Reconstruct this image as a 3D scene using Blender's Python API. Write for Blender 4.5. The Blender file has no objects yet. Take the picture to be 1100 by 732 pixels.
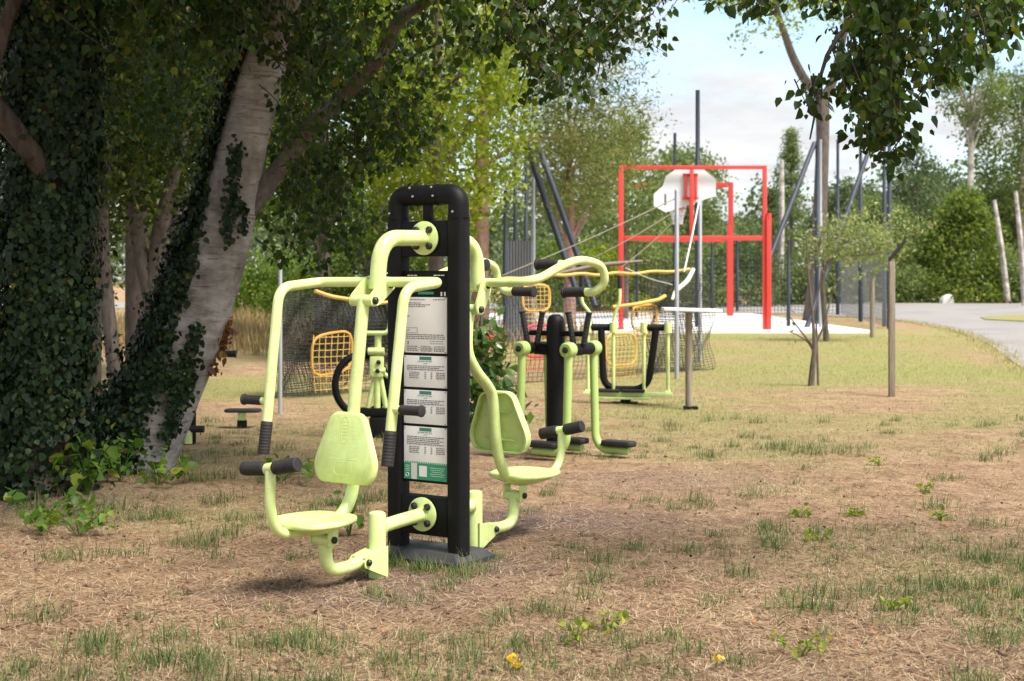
import bpy, bmesh, math, random
import numpy as np
from mathutils import Vector, Matrix

S = bpy.context.scene
COL = S.collection
R = math.radians
F, HZ, CX, CH = 1528.0, 300.0, 550.0, 1.47      # lens in photo pixels, horizon row, centre column, eye height
rng = np.random.default_rng(7)

def A(*v): return np.array(v, float)
def P(px, py, Y): return A((px - CX) * Y / F, Y, CH - (py - HZ) * Y / F)
def height(x, y):
    x = np.asarray(x, float); y = np.asarray(y, float)
    h = np.clip(y - 58, 0, 60) * 0.012
    near = np.clip((26 - y) / 8, 0, 1) * np.clip((y + 5) / 6, 0, 1)
    h = h + near * (0.010 * np.sin(x * 2.1 + 1.3 * np.sin(y * 1.7)) * np.cos(y * 1.9 + .6 * x) + 0.006 * np.sin(x * 5.3 + y * 3.1))
    h = h + np.exp(-((x + 3.4) ** 2 / 1.6 + (y - 10.2) ** 2 / 1.2)) * .10   # soil heaped round the tree feet
    return h
def G(px, py):
    Y = CH * F / (py - HZ)
    return A((px - CX) * Y / F, Y, 0)

# ------------------------------------------------------------------ materials
def nmat(name):
    m = bpy.data.materials.new(name); m.use_nodes = True
    nt = m.node_tree; nt.nodes.clear()
    out = nt.nodes.new('ShaderNodeOutputMaterial')
    return m, nt, out
def N(nt, t, **k):
    n = nt.nodes.new(t)
    for a, b in k.items(): setattr(n, a, b)
    return n
def ramp(nt, stops, interp='LINEAR'):
    r = N(nt, 'ShaderNodeValToRGB'); r.color_ramp.interpolation = interp
    el = r.color_ramp.elements
    while len(el) > 1: el.remove(el[-1])
    el[0].position = stops[0][0]; el[0].color = (*stops[0][1], 1)
    for p, c in stops[1:]:
        e = el.new(p); e.color = (*c, 1)
    return r
def noise(nt, scale, detail=5, rough=.6, vec=None, dist=0):
    n = N(nt, 'ShaderNodeTexNoise'); n.inputs['Scale'].default_value = scale
    n.inputs['Detail'].default_value = detail; n.inputs['Roughness'].default_value = rough
    n.inputs['Distortion'].default_value = dist
    if vec is not None: nt.links.new(vec, n.inputs['Vector'])
    return n
def objco(nt, scale=(1, 1, 1)):
    t = N(nt, 'ShaderNodeTexCoord'); mp = N(nt, 'ShaderNodeMapping'); mp.inputs['Scale'].default_value = scale
    nt.links.new(t.outputs['Object'], mp.inputs['Vector']); return mp.outputs['Vector']
def mix(nt, fac, a, b, mode='MIX'):
    m = N(nt, 'ShaderNodeMix', data_type='RGBA', blend_type=mode)
    for s, v in ((0, fac), (6, a), (7, b)):
        if hasattr(v, 'is_linked') or hasattr(v, 'links'): nt.links.new(v, m.inputs[s])
        elif s == 0: m.inputs[0].default_value = v
        else: m.inputs[s].default_value = (*v, 1)
    return m.outputs[2]
def paint(name, col, rough=.4, dirt=(.5, .45, .35), amount=.25, scale=9, metallic=0, bump=.0, spec=.5, coat=0, chips=0):
    m, nt, out = nmat(name); b = N(nt, 'ShaderNodeBsdfPrincipled'); v = objco(nt)
    n1 = noise(nt, scale, 6, .65, v); n2 = noise(nt, scale * 9, 3, .6, v)
    r = ramp(nt, [(.45, (0, 0, 0)), (.75, (1, 1, 1))]); nt.links.new(n1.outputs[0], r.inputs[0])
    mm = N(nt, 'ShaderNodeMath', operation='MULTIPLY'); mm.inputs[1].default_value = amount; nt.links.new(r.outputs[0], mm.inputs[0])
    c = mix(nt, mm.outputs[0], col, tuple(a * d for a, d in zip(col, dirt)))
    if chips:
        n5 = noise(nt, 42, 4, .7, v); r5 = ramp(nt, [(.665, (0, 0, 0)), (.70, (1, 1, 1))]); nt.links.new(n5.outputs[0], r5.inputs[0])
        m5 = N(nt, 'ShaderNodeMath', operation='MULTIPLY'); m5.inputs[1].default_value = chips; nt.links.new(r5.outputs[0], m5.inputs[0])
        c = mix(nt, m5.outputs[0], c, tuple(x * y for x, y in zip(col, (.45, .42, .4))))
        v6 = objco(nt, (5, 5, 1.2)); n6 = noise(nt, 3.0, 6, .7, v6, .6); r6 = ramp(nt, [(.52, (0, 0, 0)), (.72, (.42, .42, .42))]); nt.links.new(n6.outputs[0], r6.inputs[0])
        c = mix(nt, r6.outputs[0], c, (.40, .42, .22))
    nt.links.new(c, b.inputs['Base Color'])
    rr = N(nt, 'ShaderNodeMapRange'); rr.inputs['To Min'].default_value = rough * .75; rr.inputs['To Max'].default_value = min(1, rough * 1.35)
    nt.links.new(n2.outputs[0], rr.inputs['Value']); nt.links.new(rr.outputs[0], b.inputs['Roughness'])
    b.inputs['Metallic'].default_value = metallic; b.inputs['Specular IOR Level'].default_value = spec
    b.inputs['Coat Weight'].default_value = coat; b.inputs['Coat Roughness'].default_value = .25
    if bump:
        bp = N(nt, 'ShaderNodeBump'); bp.inputs['Strength'].default_value = bump; bp.inputs['Distance'].default_value = .004
        nt.links.new(n2.outputs[0], bp.inputs['Height']); nt.links.new(bp.outputs[0], b.inputs['Normal'])
    nt.links.new(b.outputs[0], out.inputs[0]); return m
def leafmat(name, stops, trans=.35, rough=.5, spec=.35):
    m, nt, out = nmat(name); g = N(nt, 'ShaderNodeNewGeometry')
    r = ramp(nt, stops); nt.links.new(g.outputs['Random Per Island'], r.inputs[0])
    v = objco(nt); n1 = noise(nt, .9, 3, .5, v)
    hs = N(nt, 'ShaderNodeHueSaturation'); mr = N(nt, 'ShaderNodeMapRange')
    mr.inputs['To Min'].default_value = .65; mr.inputs['To Max'].default_value = 1.35
    nt.links.new(n1.outputs[0], mr.inputs['Value']); nt.links.new(mr.outputs[0], hs.inputs['Value']); nt.links.new(r.outputs[0], hs.inputs['Color'])
    b = N(nt, 'ShaderNodeBsdfPrincipled'); b.inputs['Roughness'].default_value = rough; b.inputs['Specular IOR Level'].default_value = spec
    nt.links.new(hs.outputs[0], b.inputs['Base Color'])
    t = N(nt, 'ShaderNodeBsdfTranslucent'); tc = N(nt, 'ShaderNodeHueSaturation'); tc.inputs['Value'].default_value = 1.5; tc.inputs['Saturation'].default_value = 1.1
    nt.links.new(hs.outputs[0], tc.inputs['Color']); nt.links.new(tc.outputs[0], t.inputs['Color'])
    mx = N(nt, 'ShaderNodeMixShader'); mx.inputs[0].default_value = trans
    nt.links.new(b.outputs[0], mx.inputs[1]); nt.links.new(t.outputs[0], mx.inputs[2]); nt.links.new(mx.outputs[0], out.inputs[0])
    return m
def bark(name, c1, c2, c3, sc=(1, 1, 1), scale=6, bump=.6, bands=0):
    m, nt, out = nmat(name); b = N(nt, 'ShaderNodeBsdfPrincipled'); v = objco(nt, sc)
    n1 = noise(nt, scale, 8, .7, v, .5); r = ramp(nt, [(.3, c1), (.5, c2), (.72, c3)]); nt.links.new(n1.outputs[0], r.inputs[0])
    c = r.outputs[0]; hsrc = n1.outputs[0]
    if bands:
        v2 = objco(nt, (1.5, 1.5, 14)); n2 = noise(nt, 3.2, 5, .7, v2, .3)
        r2 = ramp(nt, [(.56, (1, 1, 1)), (.66, (.38, .34, .31))]); nt.links.new(n2.outputs[0], r2.inputs[0])
        c = mix(nt, bands, c, r2.outputs[0], 'MULTIPLY')
        v3 = objco(nt); n3 = noise(nt, 2.1, 4, .6, v3); r3 = ramp(nt, [(.38, (.42, .41, .36)), (.5, (.8, .79, .76)), (.6, (1, 1, 1))]); nt.links.new(n3.outputs[0], r3.inputs[0])
        c = mix(nt, .9, c, r3.outputs[0], 'MULTIPLY')
    nt.links.new(c, b.inputs['Base Color']); b.inputs['Roughness'].default_value = .85; b.inputs['Specular IOR Level'].default_value = .2
    bp = N(nt, 'ShaderNodeBump'); bp.inputs['Strength'].default_value = bump; bp.inputs['Distance'].default_value = .02
    nt.links.new(hsrc, bp.inputs['Height']); nt.links.new(bp.outputs[0], b.inputs['Normal']); nt.links.new(b.outputs[0], out.inputs[0])
    return m

GREEN = paint('lime_powder_coat', (.65, .785, .31), .33, (.72, .68, .5), .8, 7, coat=.3, chips=.8)
GREEN2 = paint('lime_powder_coat_faded', (.40, .57, .16), .42, (.7, .68, .5), .5, 6, coat=.2, chips=.5)
PLAST = paint('lime_plastic_seat', (.65, .785, .30), .42, (.75, .7, .5), .75, 6, bump=.12, chips=.7)
BLACK = paint('black_powder_coat', (.0045, .0045, .005), .55, (2.4, 2.1, 1.9), .6, 8, spec=.2)
RUBBER = paint('black_rubber', (.013, .012, .012), .7, (2.5, 2.2, 2), .5, 20, bump=.5)
BASEM = paint('black_base_cover', (.035, .035, .038), .5, (1.9, 1.7, 1.5), .8, 6, bump=.2, spec=.35)
CAP = paint('black_bolt_cap', (.012, .012, .012), .35, (1.5, 1.5, 1.5), .3, 20)
RED = paint('red_goal_paint', (.72, .055, .045), .45, (.8, .8, .8), .4, 3)
WHITE = paint('white_board_paint', (.82, .87, .93), .4, (.94, .94, .93), .5, 4)
PANEL = paint('printed_panel_white', (.88, .85, .83), .45, (.93, .92, .9), .5, 5)
INK = paint('printed_ink', (.16, .15, .15), .6, (1, 1, 1), 0)
SIGNGREEN = paint('printed_green', (.02, .30, .16), .5, (.9, .9, .9), .3, 6)
STEEL = paint('galvanised_pole', (.42, .43, .45), .45, (.75, .75, .75), .6, 5, metallic=.5)
DARKPOST = paint('dark_fence_post', (.022, .028, .042), .55, (1.4, 1.4, 1.4), .4, 3)
GREYPANEL = paint('grey_slats', (.20, .21, .24), .6, (.8, .8, .8), .4, 2)
WOODPOST = bark('weathered_wood', (.16, .13, .10), (.26, .22, .17), (.36, .31, .25), (6, 6, .6), 7, .4)
NETDARK = paint('dark_net_cord', (.035, .035, .032), .8, (1, 1, 1), 0)
ORANGE = paint('orange_webbing', (.62, .32, .06), .7, (.75, .7, .6), .5, 6)
YELLOWW = paint('yellow_webbing', (.66, .42, .10), .7, (.75, .7, .6), .5, 4)
REDW = paint('red_webbing', (.55, .05, .06), .7, (.8, .8, .8), .5, 6)
ROPE = paint('pale_rope', (.78, .76, .70), .8, (.8, .8, .75), .5, 10)
CONC = paint('white_court_paint', (.72, .705, .68), .6, (.78, .75, .70), .8, .35)
STONE = paint('pale_stone', (.78, .76, .72), .8, (.7, .7, .65), .6, 2)
BARK_GREY = bark('smooth_grey_bark', (.20, .19, .18), (.33, .315, .30), (.46, .445, .43), (1, 1, 2.2), 6, .9, 1.0)
BARK_DARK = bark('furrowed_dark_bark', (.03, .025, .02), (.065, .05, .04), (.12, .095, .075), (3, 3, .6), 5, 1.0)
BARK_LIMB = bark('dark_limb_bark', (.05, .043, .038), (.10, .088, .078), (.18, .16, .145), (1, 1, 1), 9, .8)
BARK_PINE = bark('reddish_pine_bark', (.17, .09, .065), (.30, .18, .14), (.38, .25, .20), (2, 2, .7), 5, .6)
BARK_BIRCH = bark('pale_birch_bark', (.30, .27, .25), (.52, .47, .44), (.62, .57, .53), (1, 1, 2), 3, .3, .6)
BARK_MID = bark('brown_grey_bark', (.07, .055, .045), (.13, .105, .088), (.20, .17, .145), (2, 2, .8), 6, .6)

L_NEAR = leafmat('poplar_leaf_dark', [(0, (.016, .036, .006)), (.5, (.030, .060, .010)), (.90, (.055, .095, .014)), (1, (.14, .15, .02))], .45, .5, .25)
L_DEEP = leafmat('drooping_shaded_leaf', [(0, (.018, .033, .005)), (.6, (.042, .064, .009)), (.94, (.09, .115, .015)), (1, (.18, .17, .025))], .35, .6, .2)  # darker copy of the deep green leaf, shade put into its colour
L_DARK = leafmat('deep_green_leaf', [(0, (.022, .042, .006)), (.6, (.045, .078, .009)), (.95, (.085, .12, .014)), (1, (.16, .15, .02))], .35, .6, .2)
L_MID = leafmat('mid_green_leaf', [(0, (.055, .105, .014)), (.6, (.10, .165, .020)), (1, (.17, .22, .035))], .42, .6, .2)
L_YEL = leafmat('yellow_green_leaf', [(0, (.12, .17, .018)), (.6, (.22, .28, .03)), (1, (.34, .37, .06))], .48, .6, .2)
L_PINE = leafmat('olive_pine_needles', [(0, (.085, .112, .028)), (.6, (.145, .175, .045)), (1, (.23, .22, .07))], .3, .6, .2)
L_FAR = leafmat('far_tree_leaf_hazed', [(0, (.10, .145, .045)), (.6, (.16, .21, .065)), (1, (.24, .27, .09))], .4, .6, .2)  # lightened so that distance haze sits in the leaf colour
L_FARD = leafmat('far_dark_leaf_hazed', [(0, (.065, .10, .042)), (.6, (.105, .145, .060)), (1, (.15, .185, .075))], .35, .6, .2)  # paler and bluer: haze of the far wood painted into the leaves
L_BUSH = leafmat('bush_leaf', [(0, (.075, .12, .022)), (.6, (.135, .185, .034)), (1, (.25, .28, .055))], .42, .6, .2)
L_PALE = leafmat('pale_olive_leaf', [(0, (.15, .20, .06)), (.6, (.24, .29, .10)), (.9, (.34, .36, .15)), (1, (.36, .24, .12))], .3, .6, .2)
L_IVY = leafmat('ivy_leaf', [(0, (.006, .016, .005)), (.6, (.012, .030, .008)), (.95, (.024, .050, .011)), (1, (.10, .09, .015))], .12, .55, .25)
L_WEED = leafmat('weed_leaf', [(0, (.06, .13, .018)), (.6, (.10, .19, .025)), (1, (.22, .27, .03))], .4)
L_SPROUT = leafmat('sprout_leaf', [(0, (.14, .21, .03)), (.6, (.22, .29, .04)), (1, (.38, .38, .06))], .4, .6, .2)
L_RUST = leafmat('rusty_leaf', [(0, (.13, .055, .02)), (.6, (.20, .085, .03)), (1, (.22, .14, .03))], .3)
L_LAUREL = leafmat('laurel_leaf', [(0, (.035, .08, .014)), (.6, (.06, .125, .022)), (1, (.12, .19, .03))], .3, .3, .5)
STRAW = leafmat('dry_straw', [(0, (.16, .10, .06)), (.4, (.34, .235, .14)), (.8, (.49, .375, .235)), (1, (.62, .51, .34))], .2, .8, .1)
MEADOW = leafmat('meadow_blade', [(0, (.22, .215, .07)), (.5, (.36, .32, .14)), (1, (.50, .43, .23))], .35, .7, .1)
TUFT = leafmat('green_tuft_blade', [(0, (.055, .095, .032)), (.45, (.095, .145, .045)), (.75, (.16, .20, .065)), (1, (.36, .30, .15))], .35, .6, .2)
BLADE = leafmat('grass_blade', [(0, (.075, .115, .035)), (.5, (.12, .155, .055)), (.8, (.20, .20, .08)), (1, (.34, .28, .14))], .35, .6, .2)
DRYTALL = leafmat('tall_dry_grass', [(0, (.22, .20, .08)), (.5, (.36, .27, .13)), (.8, (.42, .25, .15)), (1, (.15, .19, .06))], .3, .8, .1)
LITTER = leafmat('fallen_leaf', [(0, (.06, .035, .025)), (.6, (.15, .085, .055)), (.93, (.28, .17, .10)), (1, (.36, .13, .06))], .1, .7, .2)
PETAL = leafmat('yellow_petal', [(0, (.70, .42, .02)), (1, (.8, .6, .05))], .3)

# ------------------------------------------------------------------ mesh helpers
def nrm(v): return v / max(1e-9, np.linalg.norm(v))
def fillet(pts, rad, n=7):
    pts = [np.asarray(p, float) for p in pts]; out = [pts[0]]
    for i in range(1, len(pts) - 1):
        a, p, b = pts[i - 1], pts[i], pts[i + 1]
        r = rad[i - 1] if isinstance(rad, (list, tuple)) else rad
        t = min(r, np.linalg.norm(a - p) * .49, np.linalg.norm(b - p) * .49)
        p0 = p + nrm(a - p) * t; p2 = p + nrm(b - p) * t
        for k in range(n + 1):
            u = k / n; out.append((1 - u) ** 2 * p0 + 2 * u * (1 - u) * (p * .88 + (p0 + p2) * .06) + u * u * p2)
    out.append(pts[-1]); return out
def catmull(pts, n=5):
    P_ = [np.asarray(p, float) for p in pts]; P_ = [2 * P_[0] - P_[1]] + P_ + [2 * P_[-1] - P_[-2]]; out = []
    for i in range(1, len(P_) - 2):
        p0, p1, p2, p3 = P_[i - 1:i + 3]
        for k in range(n):
            t = k / n
            out.append(.5 * (2 * p1 + (p2 - p0) * t + (2 * p0 - 5 * p1 + 4 * p2 - p3) * t * t + (3 * p1 - p0 - 3 * p2 + p3) * t ** 3))
    out.append(P_[-2]); return out

class MB:
    def __init__(s): s.v = []; s.f = []
    def add(s, v, f):
        o = len(s.v); s.v += [tuple(map(float, p)) for p in v]; s.f += [tuple(i + o for i in q) for q in f]; return s
    def tube(s, pts, r, seg=12, cap=True, lump=0, squash=None, roundcap=False):
        pts = [np.asarray(p, float) for p in pts]; n = len(pts)
        rr = [r] * n if np.isscalar(r) else (list(r) if len(r) == n else list(np.interp(np.linspace(0, 1, n), np.linspace(0, 1, len(r)), r)))
        if roundcap:
            for end in (0, 1):
                p, q, r0 = (pts[0], pts[1], rr[0]) if end == 0 else (pts[-1], pts[-2], rr[-1])
                d = nrm(p - q)
                add_ = [(p + d * r0 * k, r0 * m) for k, m in ((.25, .92), (.42, .7), (.5, .35))]
                if end == 0: pts = [a for a, _ in add_[::-1]] + pts; rr = [b for _, b in add_[::-1]] + rr
                else: pts += [a for a, _ in add_]; rr += [b for _, b in add_]
            n = len(pts)
        t0 = nrm(pts[1] - pts[0]); up = A(0, 0, 1) if abs(t0[2]) < .9 else A(0, 1, 0)
        u = nrm(np.cross(t0, up)); V = []; Fc = []
        for i in range(n):
            t = nrm(pts[min(i + 1, n - 1)] - pts[max(i - 1, 0)])
            u = nrm(u - t * np.dot(u, t)); w_ = np.cross(t, u)
            for k in range(seg):
                a = 2 * math.pi * k / seg; rad = rr[i]
                if lump: rad *= 1 + lump * (math.sin(3 * a + i * .7) * .5 + math.sin(5 * a + 1.3 - i * .45) * .3 + math.sin(2 * a + i * .23) * .5)
                V.append(pts[i] + u * math.cos(a) * rad + w_ * math.sin(a) * rad)
        for i in range(n - 1):
            for k in range(seg):
                k2 = (k + 1) % seg; Fc.append((i * seg + k, i * seg + k2, (i + 1) * seg + k2, (i + 1) * seg + k))
        if cap: Fc.append(tuple(range(seg))[::-1]); Fc.append(tuple(range((n - 1) * seg, n * seg)))
        return s.add(V, Fc)
    def ring(s, c, ex, ey, rx, ry, r, n=28, seg=8, power=1.0):
        pts = []
        for k in range(n):
            a = 2 * math.pi * k / n; ca, sa = math.cos(a), math.sin(a)
            pts.append(c + ex * rx * math.copysign(abs(ca) ** power, ca) + ey * ry * math.copysign(abs(sa) ** power, sa))
        V = []; Fc = []; z = nrm(np.cross(ex, ey))
        for i in range(n):
            t = nrm(pts[(i + 1) % n] - pts[i - 1]); u = np.cross(t, z)
            for k in range(seg):
                a = 2 * math.pi * k / seg; V.append(pts[i] + (u * math.cos(a) + z * math.sin(a)) * r)
        for i in range(n):
            for k in range(seg):
                Fc.append((i * seg + k, i * seg + (k + 1) % seg, ((i + 1) % n) * seg + (k + 1) % seg, ((i + 1) % n) * seg + k))
        return s.add(V, Fc)
    def box(s, c, size, ax=None, bev=.0):
        bm = bmesh.new(); bmesh.ops.create_cube(bm, size=1)
        for v in bm.verts: v.co = Vector((v.co.x * size[0], v.co.y * size[1], v.co.z * size[2]))
        if bev: bmesh.ops.bevel(bm, geom=bm.edges[:], offset=bev, segments=2, affect='EDGES', profile=.6)
        ax = np.eye(3) if ax is None else np.array(ax, float)      # rows are the axes
        bm.verts.ensure_lookup_table()
        V = [np.asarray(c, float) + v.co.x * ax[0] + v.co.y * ax[1] + v.co.z * ax[2] for v in bm.verts]
        Fc = [tuple(v.index for v in f.verts) for f in bm.faces]; bm.free()
        return s.add(V, Fc)
    def pad(s, outline, c, ex, ey, thick, rnd=.012, dish=0, both=True):
        ol = np.array(outline, float); cen = ol.mean(0); n = len(ol); half = np.abs(ol - cen).max()
        ez = nrm(np.cross(ex, ey)); t = thick / 2; V = []; Fc = []
        lay = [(-t, rnd), (-t + rnd * .35, rnd * .3), (-t + rnd, 0), (t - rnd, 0), (t - rnd * .35, rnd * .3), (t, rnd)]
        if dish: lay += [(t - dish * .5, half * .30), (t - dish, half * .6)]
        for z, ins in lay:
            for p in ol:
                q = cen + (p - cen) * (1 - ins / half); V.append(c + ex * q[0] + ey * q[1] + ez * z)
        L = len(lay)
        for i in range(L - 1):
            for k in range(n):
                k2 = (k + 1) % n; Fc.append((i * n + k, i * n + k2, (i + 1) * n + k2, (i + 1) * n + k))
        Fc.append(tuple(range(n))[::-1]); Fc.append(tuple(range((L - 1) * n, L * n)))
        return s.add(V, Fc)
    def disc(s, c, d, r, h, seg=28):
        d = nrm(np.asarray(d, float)); c = np.asarray(c, float); e = h * .2
        return s.tube([c - d * h / 2, c - d * (h / 2 - e), c + d * (h / 2 - e), c + d * h / 2], [r * .96, r, r, r * .96], seg)
    def build(s, name, mat, parent=None, smooth=40):
        loc = A(*parent.get('_o', (0, 0, 0))) if parent is not None else A(0, 0, 0)
        me = bpy.data.meshes.new(name); me.from_pydata([tuple(np.array(p) - loc) for p in s.v], [], s.f); me.update()
        bm = bmesh.new(); bm.from_mesh(me); bmesh.ops.recalc_face_normals(bm, faces=bm.faces[:]); bm.to_mesh(me); bm.free()
        if smooth:
            me.polygons.foreach_set('use_smooth', [True] * len(me.polygons)); me.set_sharp_from_angle(angle=R(smooth))
        me.materials.append(mat); o = bpy.data.objects.new(name, me); COL.objects.link(o)
        if parent is not None: o.parent = parent; o['_o'] = tuple(loc)
        return o
def tag(o, label=None, cat=None, group=None, kind=None):
    for k, v in (('label', label), ('category', cat), ('group', group), ('kind', kind)):
        if v: o[k] = v
    return o
def thing(name, label, cat, loc, group=None):
    o = bpy.data.objects.new(name, None); COL.objects.link(o); o.location = tuple(map(float, loc)); o['_o'] = tuple(map(float, loc))
    o.empty_display_size = .1
    return tag(o, label, cat, group)
def copy_tree(src, loc, rz=0, sc=1, label=None, group=None):
    r = src.copy(); COL.objects.link(r); r.location = loc; r.rotation_euler = (0, 0, rz); r.scale = (sc, sc, sc) if np.isscalar(sc) else sc
    if label: r['label'] = label
    if group: r['group'] = group
    for ch in list(src.children):
        c = ch.copy(); COL.objects.link(c); c.parent = r
        for g in list(ch.children):
            d = g.copy(); COL.objects.link(d); d.parent = c
    return r

def rawmesh(name, V, loops, starts, mat, parent=None, smooth=False):
    loc = A(*parent.get('_o', (0, 0, 0))) if parent is not None else A(0, 0, 0)
    V = np.asarray(V, np.float32) - loc.astype(np.float32)
    me = bpy.data.meshes.new(name); me.vertices.add(len(V)); me.vertices.foreach_set('co', V.ravel())
    me.loops.add(len(loops)); me.loops.foreach_set('vertex_index', np.asarray(loops, np.int32))
    me.polygons.add(len(starts)); me.polygons.foreach_set('loop_start', np.asarray(starts, np.int32))
    me.update(calc_edges=True); me.validate()
    if smooth: me.polygons.foreach_set('use_smooth', [True] * len(me.polygons))
    me.materials.append(mat); o = bpy.data.objects.new(name, me); COL.objects.link(o)
    if parent is not None: o.parent = parent; o['_o'] = tuple(loc)
    return o
def unit(a): return a / np.maximum(1e-9, np.linalg.norm(a, axis=1, keepdims=True))
def leaf_geo(C, L, hang=.0, up=.0, wid=.62, hi=False, D=None, Nn=None):
    n = len(C); L = np.broadcast_to(L, (n,)).reshape(-1, 1) * (.55 + .95 * rng.random((n, 1)) ** 1.4)
    d = unit(rng.normal(size=(n, 3))) if D is None else D + rng.normal(size=(n, 3)) * .25
    d = unit(d + A(0, 0, -1) * hang)
    k = rng.normal(size=(n, 3)) if Nn is None else Nn + rng.normal(size=(n, 3)) * .35
    k = unit(k + A(0, 0, 1) * up); s = unit(np.cross(d, k)); k = np.cross(s, d); w = L * wid / 2
    if hi:
        V = np.stack([C, C + d * L * .18 + s * w * .95 + k * L * .05, C + d * L * .55 + s * w * .8 + k * L * .07, C + d * L - k * L * .06,
                      C + d * L * .55 - s * w * .8 + k * L * .07, C + d * L * .18 - s * w * .95 + k * L * .05], 1).reshape(-1, 3)
        b = np.arange(n)[:, None] * 6
        loops = np.concatenate([b + A(0, 1, 2, 3).astype(int), b + A(0, 3, 4, 5).astype(int)], 1).ravel(); starts = np.arange(2 * n) * 4
    else:
        V = np.stack([C, C + d * L * .42 + s * w + k * L * .08, C + d * L, C + d * L * .42 - s * w + k * L * .08], 1).reshape(-1, 3)
        b = np.arange(n)[:, None] * 4
        loops = np.concatenate([b + A(0, 1, 2).astype(int), b + A(0, 2, 3).astype(int)], 1).ravel(); starts = np.arange(2 * n) * 3
    return V, loops, starts
def leaves(name, C, L, mat, parent=None, **k):
    V, lo, st = leaf_geo(np.asarray(C, float), L, **k)
    return rawmesh(name, V, lo, st, mat, parent)
def blades(name, C, L, wd, mat, parent=None, lean=.5, flat=0.0, kind=None):
    n = len(C); L = np.broadcast_to(L, (n,)).reshape(-1, 1) * rng.uniform(.5, 1.3, (n, 1)); wd = np.broadcast_to(wd, (n,)).reshape(-1, 1)
    az = rng.uniform(0, 2 * math.pi, n); h = np.stack([np.cos(az), np.sin(az), 0 * az], 1)
    le = np.abs(rng.normal(size=(n, 1))) * lean
    if flat: le = np.full((n, 1), 40.0)
    d = unit(h * le + A(0, 0, 1) * (1 if not flat else rng.uniform(0, 8, (n, 1)))); d2 = unit(d + h * rng.uniform(.1, .6, (n, 1)) * (0 if flat else 1))
    s = np.stack([-np.sin(az), np.cos(az), 0 * az], 1)
    m = C + d * L * .5; V = np.stack([C - s * wd / 2, C + s * wd / 2, m + s * wd * .4, C * 0 + m + d2 * L * .5, m - s * wd * .4], 1).reshape(-1, 3)
    b = np.arange(n)[:, None] * 5
    loops = np.concatenate([b + A(0, 1, 2, 4).astype(int), b + A(4, 2, 3).astype(int)], 1).ravel()
    st = (np.arange(n)[:, None] * 7 + np.array([0, 4])).ravel()
    return rawmesh(name, V, loops, st, mat, parent)

# ------------------------------------------------------------------ ground, road, court
def axis(parts):
    out = []
    for a, b, s in parts: out += list(np.arange(a, b - 1e-6, s))
    out.append(parts[-1][1]); return np.array(out)
def vnoise(x, y, sc, seed):
    r = np.random.default_rng(seed); tab = r.random((64, 64)); x = x * sc; y = y * sc
    xi = np.floor(x).astype(int); yi = np.floor(y).astype(int); fx = x - xi; fy = y - yi
    fx = fx * fx * (3 - 2 * fx); fy = fy * fy * (3 - 2 * fy)
    g = lambda i, j: tab[(xi + i) % 64, (yi + j) % 64]
    return (g(0, 0) * (1 - fx) + g(1, 0) * fx) * (1 - fy) + (g(0, 1) * (1 - fx) + g(1, 1) * fx) * fy
def fbm(x, y, sc, seed): return sum(vnoise(x, y, sc * 2 ** i, seed + i) * .5 ** i for i in range(4)) / 1.875
def greenness(x, y):
    g = fbm(x, y, .55, 3) * 1.25 - .38
    g = g + .38 * np.exp(-((x - 2.6) ** 2 / 1.1 + (y - 6.2) ** 2 / 2.2)) + .25 * np.exp(-((x + 1.5) ** 2 / 2.5 + (y - 5.3) ** 2 / .5))
    g = g + .25 * np.exp(-((x + 2.2) ** 2 / 1.2 + (y - 9.0) ** 2 / .8)) + (.12 + .62 * fbm(x, y, .42, 91)) * np.clip((y - 13.5) / 5, 0, 1) * np.clip((x + .6) / 2.5, 0, 1) * np.clip((46 - y) / 6, 0, 1) + .6 * np.clip((y - 40) / 3, 0, 1) * np.clip((x - 14) / 2, 0, 1)
    g = g + .65 * np.exp(-((x + 3.8) ** 2 / 2.8 + (y - 19.5) ** 2 / 5.0)) - .35 * np.exp(-((x + .1) ** 2 / 1.6 + (y - 7.4) ** 2 / .9))
    g = g - .20 * np.clip((12.5 - y) / 3, 0, 1)
    return np.clip(g, 0, 1)
def soilness(x, y):
    s = .75 * np.exp(-((x - .25) ** 2 / .9 + (y - 8.6) ** 2 / .35)) + .65 * np.exp(-((x + .75) ** 2 / .5 + (y - 6.6) ** 2 / .16)) + .5 * np.exp(-((x + .35) ** 2 / .35 + (y - 7.25) ** 2 / .3))
    s = s + .55 * np.exp(-((x + .44) ** 2 / .16 + (y - 7.35) ** 2 / .12)) + 1.0 * np.exp(-((x - 2.15) ** 2 / .02 + (y - 5.5) ** 2 / .12)) + .9 * np.exp(-((x + 3.6) ** 2 / 1.4 + (y - 9.3) ** 2 / .5)) + .5 * np.exp(-((x - 1.2) ** 2 / 1.0 + (y - 10.3) ** 2 / .6))
    return np.clip(s * (.55 + .9 * fbm(x, y, 1.6, 21)), 0, 1)

gx = axis([(-220, -60, 40), (-60, -14, 2), (-14, 14, .16), (14, 60, 2), (60, 220, 40)])
gy = axis([(-40, 3, 4), (3, 26, .14), (26, 80, 1), (80, 140, 5), (140, 460, 40)])
XX, YY = np.meshgrid(gx, gy); ZZ = height(XX, YY)
V = np.stack([XX, YY, ZZ], -1).reshape(-1, 3); nx_, ny_ = len(gx), len(gy)
ii = (np.arange(ny_ - 1)[:, None] * nx_ + np.arange(nx_ - 1)[None, :]).ravel()
loops = np.stack([ii, ii + 1, ii + nx_ + 1, ii + nx_], 1).ravel()

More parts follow.
